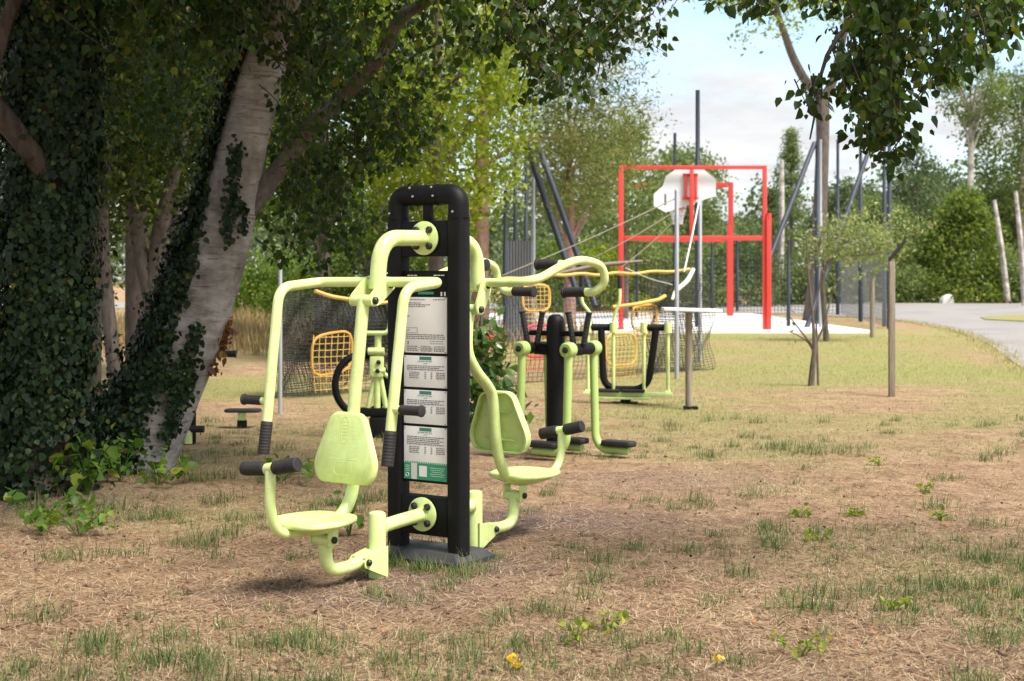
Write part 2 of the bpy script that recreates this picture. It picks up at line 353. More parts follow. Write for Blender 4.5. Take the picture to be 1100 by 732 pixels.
gm, nt, out = nmat('dry_grass_ground'); b = N(nt, 'ShaderNodeBsdfPrincipled')
geo = N(nt, 'ShaderNodeNewGeometry'); pos = geo.outputs['Position']
att = N(nt, 'ShaderNodeAttribute', attribute_name='ground_mix'); sep = N(nt, 'ShaderNodeSeparateColor'); nt.links.new(att.outputs['Color'], sep.inputs[0])
n1 = noise(nt, 2.3, 8, .7, pos); n2 = noise(nt, 38, 6, .75, pos, .8); n3 = noise(nt, 9, 6, .7, pos)
mpf = N(nt, 'ShaderNodeMapping'); mpf.inputs['Scale'].default_value = (26, 120, 60); nt.links.new(pos, mpf.inputs['Vector'])
n4 = noise(nt, 1.0, 5, .8, mpf.outputs[0], 2.0)
r1 = ramp(nt, [(.28, (.24, .148, .095)), (.48, (.42, .28, .18)), (.62, (.49, .35, .225)), (.78, (.56, .44, .28))]); nt.links.new(n1.outputs[0], r1.inputs[0])
r2 = ramp(nt, [(.30, (.18, .15, .13)), (.43, (.66, .62, .59)), (.54, (1.0, .98, .95)), (.70, (1.42, 1.38, 1.3))]); nt.links.new(n2.outputs[0], r2.inputs[0])
c = mix(nt, .75, r1.outputs[0], r2.outputs[0], 'MULTIPLY')
r4 = ramp(nt, [(.38, (.55, .5, .45)), (.52, (1, 1, 1)), (.68, (1.25, 1.2, 1.1))]); nt.links.new(n4.outputs[0], r4.inputs[0])
c = mix(nt, .8, c, r4.outputs[0], 'MULTIPLY')
n6 = noise(nt, 5.5, 7, .75, pos, .6); r6 = ramp(nt, [(.34, (.42, .37, .34)), (.47, (.88, .86, .84)), (.60, (1.08, 1.08, 1.07)), (.72, (1.25, 1.2, 1.2))]); nt.links.new(n6.outputs[0], r6.inputs[0])
c = mix(nt, .85, c, r6.outputs[0], 'MULTIPLY')
def fuzz(src, noi, lo, hi, amt):
    a1 = N(nt, 'ShaderNodeMath', operation='ADD'); nt.links.new(src, a1.inputs[0])
    sb = N(nt, 'ShaderNodeMath', operation='SUBTRACT'); sb.inputs[1].default_value = .5; nt.links.new(noi, sb.inputs[0])
    ml = N(nt, 'ShaderNodeMath', operation='MULTIPLY'); ml.inputs[1].default_value = amt; nt.links.new(sb.outputs[0], ml.inputs[0]); nt.links.new(ml.outputs[0], a1.inputs[1])
    mr = N(nt, 'ShaderNodeMapRange'); mr.inputs['From Min'].default_value = lo; mr.inputs['From Max'].default_value = hi; nt.links.new(a1.outputs[0], mr.inputs['Value'])
    return mr.outputs[0]
rg = ramp(nt, [(.3, (.15, .165, .05)), (.55, (.29, .285, .10)), (.75, (.45, .41, .18))]); nt.links.new(n2.outputs[0], rg.inputs[0])
c = mix(nt, fuzz(sep.outputs[0], n3.outputs[0], .12, .85, 1.7), c, rg.outputs[0])
rs = ramp(nt, [(.3, (.13, .085, .075)), (.7, (.27, .19, .165))]); nt.links.new(n2.outputs[0], rs.inputs[0])
c = mix(nt, fuzz(sep.outputs[1], n3.outputs[0], .1, .8, .8), c, rs.outputs[0])
nt.links.new(c, b.inputs['Base Color']); b.inputs['Roughness'].default_value = .95; b.inputs['Specular IOR Level'].default_value = .1
bp = N(nt, 'ShaderNodeBump'); bp.inputs['Strength'].default_value = .7; bp.inputs['Distance'].default_value = .02
hm = N(nt, 'ShaderNodeMath', operation='ADD'); nt.links.new(n2.outputs[0], hm.inputs[0]); nt.links.new(n4.outputs[0], hm.inputs[1])
nt.links.new(hm.outputs[0], bp.inputs['Height']); nt.links.new(bp.outputs[0], b.inputs['Normal']); nt.links.new(b.outputs[0], out.inputs[0])
ground = rawmesh('ground', V, loops, np.arange(len(ii)) * 4, gm, smooth=True); ground['kind'] = 'structure'
ca = ground.data.color_attributes.new('ground_mix', 'FLOAT_COLOR', 'POINT')
gs = np.zeros((len(V), 4), np.float32); gs[:, 0] = greenness(V[:, 0], V[:, 1]); gs[:, 1] = soilness(V[:, 0], V[:, 1]); gs[:, 3] = 1
ca.data.foreach_set('color', gs.ravel())

def sheet(name, poly, dz, mat, step=2.0):
    bm = bmesh.new(); f = bm.faces.new([bm.verts.new((x, y, 0)) for x, y in poly])
    for y in np.arange(min(p[1] for p in poly) + step, max(p[1] for p in poly), step):
        bmesh.ops.bisect_plane(bm, geom=bm.verts[:] + bm.edges[:] + bm.faces[:], plane_co=(0, y, 0), plane_no=(0, 1, 0))
    for v in bm.verts: v.co.z = float(height(v.co.x, v.co.y)) + dz
    me = bpy.data.meshes.new(name); bm.to_mesh(me); bm.free()
    if sum(p.normal.z for p in me.polygons) < 0: me.flip_normals()
    if mat is gm:
        ca_ = me.color_attributes.new('ground_mix', 'FLOAT_COLOR', 'POINT'); ca_.data.foreach_set('color', np.array([[.75, 0, 0, 1]] * len(me.vertices), np.float32).ravel())
    me.materials.append(mat); o = bpy.data.objects.new(name, me); COL.objects.link(o); o['kind'] = 'structure'; return o
ASPH = paint('worn_asphalt', (.27, .245, .225), .9, (.62, .62, .62), .8, .45, bump=.6)
left = catmull([A(6.2, 13, 0), A(8.3, 23, 0), A(11.2, 34, 0), A(13.0, 44, 0), A(13.2, 53, 0), A(9, 60.5, 0), A(2, 64, 0), A(-20, 66, 0), A(-60, 70, 0)], 5)
sheet('road', [(p[0], p[1]) for p in left] + [(-60, 77), (60, 73), (60, 13)], .02, ASPH)
isl = catmull([A(16.8, 50.5, 0), A(18.5, 46.4, 0), A(24, 42.5, 0), A(55, 38, 0), A(55, 59, 0), A(25, 58, 0), A(18.6, 55, 0), A(16.8, 50.5, 0)], 4)
sheet('verge', [(p[0], p[1]) for p in isl[:-1]], .045, gm)
cs = MB().box((4.4, 48.2, .0), (10.7, 19.4, .16), bev=.02).build('court_floor', CONC); cs['kind'] = 'structure'

# ------------------------------------------------------------------ the main station
T0 = A(-.437, 7.42); w2 = nrm(A(.835, -.55)); n2_ = nrm(A(-.55, -.835))
def W(a, b_, z): return A(T0[0] + a * w2[0] + b_ * n2_[0], T0[1] + a * w2[1] + b_ * n2_[1], z)
wv, nv, zv = A(*w2, 0), A(*n2_, 0), A(0, 0, 1)
st = thing('exercise_station', 'lime green double exercise station with black arched tower and printed panels', 'exercise machine', (T0[0], T0[1], 0))
# tower
HP = .195
m = MB()
for s in (-1, 1):
    ol = []
    for k in range(20):
        a = 2 * math.pi * k / 20; ca, sa = math.cos(a), math.sin(a)
        ol.append((.048 * math.copysign(abs(ca) ** .5, ca), .05 * math.copysign(abs(sa) ** .5, sa)))
    V = [W(s * HP + u, v, z) for z in (.04, 1.80) for u, v in ol]
    m.add(V, [(k, (k + 1) % 20, 20 + (k + 1) % 20, 20 + k) for k in range(20)] + [tuple(range(20))[::-1], tuple(range(20, 40))])
m.build('upright', BLACK, st)
m = MB(); ar = [W(-HP, 0, 1.79), W(-HP, 0, 1.908), W(HP, 0, 1.908), W(HP, 0, 1.79)]
pth = fillet(ar, .12, 10)
m.tube([p for p in pth], .054, 20); arch = m.build('arch', BLACK, st)
m = MB()
for s in (-1, 1):
    m.tube([W(s * HP, 0, 1.785), W(s * HP, 0, 1.80)], .0575, 20); m.tube([W(s * .075, 0, 1.908), W(s * .06, 0, 1.908)], .0575, 20)
m.build('collar', BLACK, arch)
for a, z in ((-.215, 1.815), (.195, 1.815), (-.06, 1.90), (.07, 1.90), (-.08, 1.945), (.06, 1.945)):
    MB().disc(W(a, .056, z), nv, .006, .006, 8).build('rivet', STEEL, arch)
MB().box(W(0, 0, 1.82), (.05, .03, .12), (wv, nv, zv), .004).build('spacer_bar', BLACK, st)
for z0, z1, nm in ((1.587, 1.772, 'upper_cross_plate'), (.140, .340, 'lower_cross_plate')):
    MB().box(W(0, 0, (z0 + z1) / 2), (.30, .075, z1 - z0), (wv, nv, zv), .006).build(nm, BLACK, st)
m = MB(); V = []
for z, k in ((-.01, 0), (.026, 0), (.064, .045), (.067, .052)): V += [W(u, v_, z) for u, v_ in ((-.27 + k, -.22 + k), (.27 - k, -.22 + k), (.27 - k, .125 - k), (-.27 + k, .125 - k))]
Fc = [(3, 2, 1, 0), (12, 13, 14, 15)]
for l in (0, 4, 8): Fc += [(l + k, l + (k + 1) % 4, l + 4 + (k + 1) % 4, l + 4 + k) for k in range(4)]
m.add(V, Fc); m.build('base_cover', BASEM, st, 0)
# sign board with four printed panels
bz = lambda y: CH - (y - HZ) * 7.40 / F
bd = MB().box(W(0, .012, (bz(291) + bz(519)) / 2), (.296, .014, bz(291) - bz(519)), (wv, nv, zv), .002).build('sign_board', BLACK, st)
def words_mesh(rows, b0):
    m = MB(); r = random.Random(5)
    for z, a0, a1, h in rows:
        a = a0
        while a < a1 - .004:
            l = min(r.uniform(.007, .022), a1 - a)
            c = W(a + l / 2, b0, z); m.box(c, (l, .001, h), (wv, nv, zv)); a += l + .0045
    return m
face = .0205
hm_ = words_mesh([(bz(296), -.12, -.05, .005), (bz(296), .05, .12, .005)], face); hm_.build('header_lettering', PANEL, bd)
m = MB()
for k, (u, wd) in enumerate(((0, .05), (.012, .036), (.024, .02))):
    z = bz(311) + u; m.add([W(-wd / 2, face, z), W(wd / 2, face, z), W(0, face, z + .02), W(-wd / 2, face + .001, z), W(wd / 2, face + .001, z), W(0, face + .001, z + .02)], [(0, 1, 2), (3, 5, 4), (0, 3, 4, 1), (1, 4, 5, 2), (2, 5, 3, 0)])
m.box(W(.0, face, bz(315)), (.10, .001, .014), (wv, nv, zv)); m.build('header_emblem', SIGNGREEN, bd)
m = MB()
for a in (.10, .122): m.box(W(a, face, bz(316)), (.010, .001, .022), (wv, nv, zv))
m.build('header_mark', PANEL, bd)
panels = [(319.5, 379.5), (382.5, 416.5), (419.5, 456), (459, 516)]
for i, (y0, y1) in enumerate(panels):
    zt, zb = bz(y0), bz(y1); H = zt - zb
    pn = MB().box(W(-.002, .0215, (zt + zb) / 2), (.278, .005, H), (wv, nv, zv), .001).build('printed_panel', PANEL, bd)
    f1 = .0246; rows = []
    if i == 0:
        rows += [(zt - .012, -.12, .0, .003), (zt - .012, .05, .125, .004), (zt - .030, -.11, -.03, .004), (zt - .039, -.11, .03, .004), (zt - .048, -.11, .0, .004)]
        rows += [(zb + z, -.125, .125, .0045) for z in (.095, .085, .075)] + [(zb + .062, .03, .12, .003), (zb + .050, .03, .12, .003)]
        rows += [(zb + z, a0, a0 + .07, .004) for z in (.034, .022, .011) for a0 in (-.12, -.03, .055)]
        rows += [(zb + .118, -.12, -.105, .004)]
        m = MB(); z = zb + .118
        for q in ((0, .013), (0, -.013)): m.box(W(-.09, f1, z + q[1]), (.075, .001, .0016), (wv, nv, zv))
        for q in (-.1275, -.0525): m.box(W(q, f1, z), (.0016, .001, .026), (wv, nv, zv))
        for z in (.028, .0165): m.box(W(0, f1, zb + z), (.25, .001, .0012), (wv, nv, zv))
        m.box(W(-.113, f1, zb + .052), (.007, .001, .018), (wv, nv, zv)); m.build('printed_box', INK, pn)
        m = MB(); m.tube([W(-.13, f1 + .001, zt - .085), W(-.115, f1 + .001, zt - .097), W(-.105, f1 + .001, zt - .099)], .003, 6)
        for k in range(3): m.disc(W(-.122, f1 + .0005, zt - .030 - k * .009), nv, .0025, .001, 8)
        m.build('printed_accent', SIGNGREEN, pn)
    else:
        z = zt - .013
        m = MB().box(W(.0, f1, z), (.078, .001, .018), (wv, nv, zv)); 
        rows.append((z, -.022, .022, .006))
        rows += [(z - .016, -.05, .05, .003), (z - .028, -.01, .012, .003)]
        k = 0
        nrow = 3 if i < 3 else 5
        zz = z - .040
        for q in range(nrow): rows.append((zz, -.12, .12 - .03 * (q % 2), .0042)); zz -= .0095
        zz -= .006
        for q in range(4):
            if zz < zb + (.008 if i < 3 else .10): break
            rows += [(zz, -.105, -.04, .004), (zz, -.005, .005, .004), (zz, .035, .045, .004), (zz, .07, .125, .004)]; zz -= .0095
        if i == 3:
            hg = .085
            m.box(W(-.1165, f1, zb + hg / 2), (.046, .001, hg), (wv, nv, zv)); m.box(W(.042, f1, zb + hg / 2), (.192, .001, hg), (wv, nv, zv))
            for q in range(24): m.box(W(-.13 + q * .0115, f1, zb + hg + .004), (.006, .001, .008), (wv, nv, zv))
        m.build('printed_heading', SIGNGREEN, pn)
        if i == 3:
            q = MB().box(W(-.015, f1 + .001, zb + .045), (.050, .001, .056), (wv, nv, zv))
            r_ = random.Random(3)
            for k in range(5):
                zz2 = zb + .066 - k * .0105; q.box(W(.077 , f1 + .001, zz2), (.095 - .012 * (k % 3), .001, .0018), (wv, nv, zv))
            for k in range(4): q.box(W(-.117, f1 + .001, zb + .07 - k * .009), (.028, .001, .002), (wv, nv, zv))
            q.ring(W(-.118, f1 + .001, zb + .022), wv, zv, .010, .010, .0016, 14, 5)
            q.build('printed_footer', PANEL, pn)
    wl = words_mesh(rows, f1 + (.0008 if i else 0)); wl.build('printed_lettering', INK, pn)
    m = MB()
    for a in (-.132, .128):
        for z in (zt - .005, zb + .005): m.disc(W(a, .025, z), nv, .004, .004, 8)
    m.build('panel_screw', STEEL, pn)
# shared pieces on both sides
def flange(U, z, a0, name='arm_flange'):
    pl = MB().disc(U(a0, .052, z), U(0, 1, 0) - U(0, 0, 0), .088, .014, 36).build(name, GREEN, st)
    m = MB(); d = U(0, 1, 0) - U(0, 0, 0)
    for i in range(4):
        a = math.pi / 4 + i * math.pi / 2; q = U(a0 + .060 * math.cos(a), .062, z + .060 * math.sin(a))
        m.tube([q, q + d * .012, q + d * .018], [.0185, .0175, .011], 14)
    m.build('bolt_cap', CAP, pl)
def grip(p0, p1, r, name, parent, flare=True):
    p0, p1 = np.asarray(p0, float), np.asarray(p1, float); d = nrm(p1 - p0); m = MB()
    L = np.linalg.norm(p1 - p0); prof = [(0, .85), (.006, 1), (L - .016, 1), (L - .012, 1.22 if flare else 1), (L - .003, 1.22 if flare else 1), (L, .9)]
    for k in range(9):                                    # ribbed rubber sleeve
        x = .012 + (L - .03) * (k + .5) / 9; prof += [(x - .003, 1.0), (x, 1.05), (x + .003, 1.0)]
    prof.sort(); m.tube([p0 + d * x for x, _ in prof], [r * q for _, q in prof], 16); return m.build(name, RUBBER, parent)
def bolt(p, d, parent, r=.017, h=.018):
    d = nrm(d); m = MB().tube([p, p + d * h * .65, p + d * h], [r, r * .95, r * .55], 14); return m.build('bolt_cap', CAP, parent)
def rounded(pts, rad, n=6):
    q = [A(x, y, 0) for x, y in pts]; q = q + [q[0], q[1]]; f = fillet(q, rad, n); return [(p[0], p[1]) for p in f[n // 2 + 1: -(n // 2 + 2)]]
def closed_round(pts, rad, n=5):
    out = []; k = len(pts)
    for i in range(k):
        a, p, b_ = A(*pts[i - 1]), A(*pts[i]), A(*pts[(i + 1) % k]); r = rad[i] if isinstance(rad, (list, tuple)) else rad
        t = min(r, np.linalg.norm(a - p) * .48, np.linalg.norm(b_ - p) * .48); p0 = p + nrm(a - p) * t; p2 = p + nrm(b_ - p) * t
        for j in range(n + 1): u = j / n; out.append(tuple((1 - u) ** 2 * p0 + 2 * u * (1 - u) * p + u * u * p2))
    return out
BACK = closed_round([(-.10, .172), (.10, .172), (.198, -.085), (.165, -.172), (-.165, -.172), (-.198, -.085)], [.05, .05, .10, .07, .07, .10])
SEAT = closed_round([(-.13, -.20), (.13, -.20), (.20, .0), (.15, .19), (-.15, .19), (-.20, .0)], [.08, .08, .14, .09, .09, .14])
def common(U, bs, post_r=.043, lower=None):
    d = U(0, 1, 0) - U(0, 0, 0); aw = U(1, 0, 0) - U(0, 0, 0)
    flange(U, 1.682, .012); flange(U, .25, .0)
    MB().tube(fillet([U(0, .05, .25), U(0, .25, .243), U(0, .40, .235)], .05), .035, 18).ring(U(0, .064, .25), nrm(aw), zv, .036, .036, .005, 24, 6).ring(U(0, .383, .236), nrm(aw), zv, .037, .037, .005, 24, 6).build('lower_arm', GREEN, st)
    sp = MB().tube([U(0, .423, -.05), U(0, .423, .30), U(0, .423, .309), U(0, .423, .316)], [post_r, post_r, post_r * .93, post_r * .6], 20).build('support_post', GREEN, st)
    m = MB()
    for s in (-1, 1):
        q = [(.40, .145), (.56, .115), (.585, .095), (.575, .065), (.40, -.01)]
        V = [U(s * .047 + e, b_, z) for e in (-.004, .004) for b_, z in q]
        m.add(V, [(0, 1, 2, 3, 4), (9, 8, 7, 6, 5)] + [(k, (k + 1) % 5, 5 + (k + 1) % 5, 5 + k) for k in range(5)])
    V = [U(s * .043, b_, z) for s in (-1, 1) for b_, z in ((.40, .143), (.565, .113), (.565, .105), (.40, .135))]
    m.add(V, [(0, 1, 2, 3), (7, 6, 5, 4), (0, 4, 5, 1), (1, 5, 6, 2), (2, 6, 7, 3), (3, 7, 4, 0)])
    m.build('hinge_bracket', GREEN, sp, 25)
    for s in (-1, 1): bolt(U(s * .051, .555, .088), aw * s, sp)
    sa = MB().tube(fillet([U(0, .54, .092), U(0, .66, .075), U(0, .80, .085), U(0, .815, .20), U(0, .82, .24)], .09, 8), .031, 18).build('seat_arm', GREEN, st)
    m = MB().tube([U(-.05, .825, .235), U(.05, .825, .235)], .031, 18)
    for s in (-1, 1): m.box(U(s * .056, .825, .255), (.010, .07, .085), (aw, d, zv), .003)
    m.build('seat_hinge', GREEN, st)
    for s in (-1, 1): bolt(U(s * .061, .825, .24), aw * s, st)
# unit on the near face: pull-down bars
U1 = lambda a, b_, z: W(a, b_, z)
common(U1, 1)
MB().tube(fillet([W(.012, .05, 1.682), W(.012, .41, 1.675), W(.0, .425, 1.42)], .17, 12), .041, 22).build('upper_arm', GREEN, st)
hb = MB().tube(fillet([W(-.388, .80, .76), W(-.385, .715, 1.428), W(-.385, .41, 1.455), W(.385, .41, 1.455), W(.385, .70, 1.428), W(.400, .825, .76)], [.075, .06, .06, .075], 9), .0255, 18).build('pull_bar', GREEN, st)
for s in (-1, 1):
    ga, gb, gc = (.388, .798, .820) if s < 0 else (.3997, .822, .852)
    grip(W(s * ga, gb, .775), W(s * (ga + .003), gc, .615), .029, 'hand_grip', hb, False)
    MB().tube([W(s * (ga - .005), gb - .014, .872), W(s * (ga + .055), gb - .014, .872)], .019, 14).build('grip_stub', GREEN, hb)
    grip(W(s * (ga + .045), gb - .014, .872), W(s * (ga + .172), gb - .014, .872), .0225, 'hand_grip', hb)
m = MB()
for s in (-1, 1):
    lk = [(a, b_) for a, b_ in closed_round([(.375, 1.475), (.435, 1.485), (.56, 1.385), (.55, 1.335), (.49, 1.34), (.37, 1.42)], .03, 4)]
    k = len(lk); V = [W(s * .060 + e, b_, z) for e in (-.006, .006) for b_, z in lk]
    m.add(V, [tuple(range(k)), tuple(range(2 * k - 1, k - 1, -1))] + [(i, (i + 1) % k, k + (i + 1) % k, k + i) for i in range(k)])
m.tube([W(-.07, .53, 1.365), W(.07, .53, 1.365)], .029, 18).tube([W(-.07, .40, 1.445), W(.07, .40, 1.445)], .034, 18)
m.build('linkage', GREEN, st, 30)
for s in (-1, 1): bolt(W(s * .068, .405, 1.442), wv * s, st, .019); bolt(W(s * .070, .53, 1.365), wv * s, st, .019)
MB().tube(catmull([W(0, .53, 1.37), W(0, .567, 1.10), W(0, .603, .84), W(0, .612, .62), W(0, .605, .50), W(0, .635, .40), W(0, .72, .325), W(0, .84, .30)], 6), .031, 18).build('seat_post', GREEN, st)
bn = nrm(W(0, 1, 0) - W(0, 0, 0) + zv * .10); bup = nrm(zv - bn * np.dot(zv, bn)); bc = W(0, .655, .655)
bk = MB().pad(BACK, bc, wv, bup, .045, .016).build('backrest', PLAST, st, 50)
m = MB(); of = bc + bn * .0215
m.ring(of + bup * .085, wv, bup, .026, .062, .0022, 30, 6, .75)
for k in range(6): m.tube([of + bup * (.045 + k * .016) - wv * .017, of + bup * (.045 + k * .016) + wv * .017], .002, 6)
for k in range(9): m.tube([of + bup * (.12 - k * .019) - wv * (.05 + .006 * k), of + bup * (.12 - k * .019) - wv * .036], .0014, 6).tube([of + bup * (.12 - k * .019) + wv * .036, of + bup * (.12 - k * .019) + wv * (.05 + .006 * k)], .0014, 6)
m.ring(of - bup * .10, wv, bup, .055, .032, .002, 30, 6, .6); m.tube([of - bup * .055 - wv * .09, of - bup * .055 + wv * .09], .002, 6)
m.build('embossing', PLAST, bk)
def seat(U, z, b0):
    d = U(0, 1, 0) - U(0, 0, 0); aw = U(1, 0, 0) - U(0, 0, 0)
    if np.dot(np.cross(aw, d), zv) < 0: aw = -aw
    sm = MB().pad(SEAT, U(0, b0, z), aw, d, .028, .009, dish=.012)
    V = []; k = len(SEAT)
    for sc, dz in ((.92, -.013), (.72, -.035), (.40, -.055)):
        V += [U(0, b0, z + dz) + aw * x * sc + d * y * sc for x, y in SEAT]
    sm.add(V, [(l * k + i, l * k + (i + 1) % k, (l + 1) * k + (i + 1) % k, (l + 1) * k + i) for l in (0, 1) for i in range(k)] + [tuple(range(2 * k, 3 * k))])
    sm.build('seat', PLAST, st, 50)
seat(U1, .338, .905)
MB().tube(fillet([W(0, .86, .298), W(0, 1.14, .305), W(0, 1.195, .42), W(0, 1.19, .615)], .10, 8), .0245, 18, roundcap=True).build('foot_post', GREEN, st)
fb = MB().tube([W(-.04, 1.19, .607), W(.04, 1.19, .622)], .026, 16).build('foot_bar', GREEN, st)
for s, dz in ((-1, -.012), (1, .030)): grip(W(s * .025, 1.19, .614 + dz * .14), W(s * .165, 1.19 , .614 + dz), .032, 'foot_roller', fb, False)
# unit on the far face: press handles
U2 = lambda a, b_, z: W(-a, -b_, z)
common(U2, -1)
MB().tube(fillet([W(-.012, -.05, 1.682), W(-.012, -.45, 1.675), W(0, -.455, 1.41)], .17, 12), .041, 22).build('upper_arm', GREEN, st)
m = MB()
for s in (-1, 1):
    lk = closed_round([(-.415, 1.475), (-.48, 1.47), (-.49, 1.41), (-.41, 1.275), (-.35, 1.275), (-.345, 1.33)], .03, 4); k = len(lk)
    V = [W(s * .060 + e, b_, z) for e in (-.006, .006) for b_, z in lk]
    m.add(V, [tuple(range(k)), tuple(range(2 * k - 1, k - 1, -1))] + [(i, (i + 1) % k, k + (i + 1) % k, k + i) for i in range(k)])
m.tube([W(-.07, -.38, 1.305), W(.07, -.38, 1.305)], .029, 18).tube([W(-.07, -.45, 1.435), W(.07, -.45, 1.435)], .034, 18); m.build('linkage', GREEN, st, 30)
for s in (-1, 1): bolt(W(s * .068, -.45, 1.435), wv * s, st, .019); bolt(W(s * .070, -.38, 1.305), wv * s, st, .019)
for s in (-1, 1):
    e = 0 if s > 0 else -.10
    pb = MB().tube(catmull([W(0, -.45, 1.45), W(s * .2, -.45, 1.452), W(s * .35, -.50, 1.468), W(s * .385, -.72 + e, 1.545), W(s * .385, -.92 + e, 1.575), W(s * .40, -1.10 + e, 1.545), W(s * .40, -1.15 + e, 1.46), W(s * .345, -1.14 + e, 1.40), W(s * .27, -1.14 + e, 1.395)], 7), .0245, 18).build('press_bar', GREEN, st)
    MB().tube([W(s * .385, -.74 + e, 1.55), W(s * .34, -.74 + e, 1.552)], .024, 14).build('grip_stub', GREEN, pb)
    grip(W(s * .35, -.74 + e, 1.552), W(s * .20, -.74 + e, 1.552), .028, 'hand_grip', pb)
    grip(W(s * .285, -1.14 + e, 1.395), W(s * .13, -1.14 + e, 1.393), .028, 'hand_grip', pb)
MB().tube(catmull([W(0, -.38, 1.305), W(0, -.355, 1.20), W(0, -.36, 1.07), W(0, -.44, .965), W(0, -.545, .88), W(0, -.60, .80), W(0, -.632, .58), W(0, -.68, .43), W(0, -.77, .345), W(0, -.88, .315)], 6), .031, 18).build('seat_post', GREEN, st)
bn2 = nrm(-nv + zv * .10); bup2 = nrm(zv - bn2 * np.dot(zv, bn2)); bc2 = W(0, -.672, .672); ex2 = -wv
bk = MB().pad(BACK, bc2 + bn2 * .012, ex2, bup2, .028, .011).build('backrest', PLAST, st, 50)
m = MB(); k = len(BACK); V = []
for sc, off in ((1.0, 0), (1.0, -.034), (.95, -.034), (.95, 0)): V += [bc2 + bn2 * off + ex2 * x * sc + bup2 * y * sc for x, y in BACK]
m.add(V, [(l * k + i, l * k + (i + 1) % k, (l + 1) * k + (i + 1) % k, (l + 1) * k + i) for l in range(3) for i in range(k)])
for y, hw in ((.06, .13), (-.10, .17)): m.box(bc2 - bn2 * .012 + bup2 * y, (hw * 1.25, .022, .006), (ex2, bn2, bup2))
m.build('rim', PLAST, bk, 35)
seat(U2, .352, .925)
MB().tube(fillet([W(0, -.88, .312), W(0, -1.24, .315), W(0, -1.335, .40), W(0, -1.335, .565)], .10, 8), .0245, 18, roundcap=True).build('foot_post', GREEN, st)
fb = MB().tube([W(-.04, -1.335, .556), W(.04, -1.335, .568)], .026, 16).build('foot_bar', GREEN, st)
for s, dz in ((-1, -.030), (1, .034)): grip(W(s * .025, -1.335, .562 + dz * .14), W(s * .145, -1.335, .562 + dz), .034, 'foot_roller', fb, False)

# ------------------------------------------------------------------ other machines
def ax2(c, u, v):
    c2 = c
    return lambda a, b_, z: A(c2[0] + a * u[0] + b_ * v[0], c2[1] + a * u[1] + b_ * v[1], z)
c = G(597, 490); Q = ax2(c, w2, -n2_)      # b away from the camera
leg_st = thing('pendulum_station', 'black post with four swinging green legs and four stick handles', 'exercise machine', c)
MB().tube([Q(0, 0, -.05), Q(0, 0, 1.06), Q(0, 0, 1.12), Q(0, 0, 1.16), Q(0, 0, 1.178)], [.078, .078, .074, .058, .03], 22).build('post', BLACK, leg_st)
MB().tube([Q(-.24, -.02, 1.02), Q(.28, -.02, 1.02)], .022, 12).build('cross_bar', BLACK, leg_st)
for s, a0 in ((-1, -.205), (1, .245)):
    MB().tube([Q(a0, -.17, .895), Q(a0, .17, .895)], .048, 18).tube([Q(0, 0, .88), Q(a0, 0, .89)], .05, 14).build('axle', BLACK, leg_st)
    for e in (-1, 1):
        b0 = e * .20
        hub = MB().tube([Q(a0, b0 - .05, .895), Q(a0, b0 - .04, .895), Q(a0, b0 + .04, .895), Q(a0, b0 + .05, .895)], [.05, .062, .062, .05], 20)
        dirx = -1 if e < 0 else 1
        pth = fillet([Q(a0, b0, .86), Q(a0 + .02 * dirx, b0, .14), Q(a0 + .09 * dirx, b0, .055), Q(a0 + .34 * dirx, b0, .06)], [.10, .10], 8)
        lg = hub.tube(pth, .034, 16).build('swing_leg', GREEN2, leg_st)
        bolt(Q(a0, b0 - .05, .895), -A(*(-n2_), 0), lg, .026, .02)
        MB().pad(closed_round([(-.15, -.065), (.15, -.065), (.15, .065), (-.15, .065)], .05), Q(a0 + .24 * dirx, b0, .115), wv, A(*(-n2_), 0), .045, .012).build('foot_pad', RUBBER, lg)
        p0 = Q(a0 + .045 * e, -.04 , .92); p1 = Q(a0 + (-.10 if e < 0 else .10), -.04, 1.20)
        grip(p0, p1, .024, 'stick_handle', leg_st)
c = G(672, 434); ex = A(1, 0); ey = A(0, 1); Q = ax2(c, nrm(A(1, -.18)), nrm(A(.18, 1)))
aw_ = thing('swing_glider', 'black U shaped glider with thin green rods and long standing board', 'exercise machine', c)
MB().tube(fillet([Q(-.29, 0, .90), Q(-.26, 0, .17), Q(.26, 0, .17), Q(.36, 0, .90)], .17, 10), .042, 16).build('u_frame', BLACK, aw_)
MB().tube([Q(.0, 0, -.05), Q(0, 0, .17)], .06, 16).box(Q(0, 0, .01), (.30, .22, .02), None, .004).build('base_post', BLACK, aw_)
for a0 in (-.29, .36):
    MB().tube([Q(a0 - .13, -.02, .90), Q(a0 + .13, .02, .90)], .042, 16).build('axle', BLACK, aw_)
for i, (a0, up_) in enumerate(((-.44, 1), (-.14, 1), (.22, 0), (.50, 0))):
    m = MB().tube([Q(a0, -.03, .96), Q(a0, -.03, .84)], .045, 12).tube([Q(a0, -.03, .90), Q(a0, -.03, .13)], .021, 12).tube([Q(a0 - .03, -.03, .13), Q(a0 + .03, -.03, .13)], .04, 12)
    if up_: m.tube(catmull([Q(a0, -.03, .92), Q(a0 + .05 * (1 if a0 > -.3 else -1) * 0 + .02, -.03, 1.06), Q(a0 + (.07 if a0 > -.3 else -.07), -.03, 1.20), Q(a0 + (.075 if a0 > -.3 else -.075), -.03, 1.38)], 5), .02, 12)
    rd = m.build('hanger_rod', GREEN, aw_)
    if up_:
        d_ = .075 if a0 > -.3 else -.075
        grip(Q(a0 + d_, -.03, 1.36), Q(a0 + d_, -.03, 1.51), .027, 'hand_grip', rd, False)
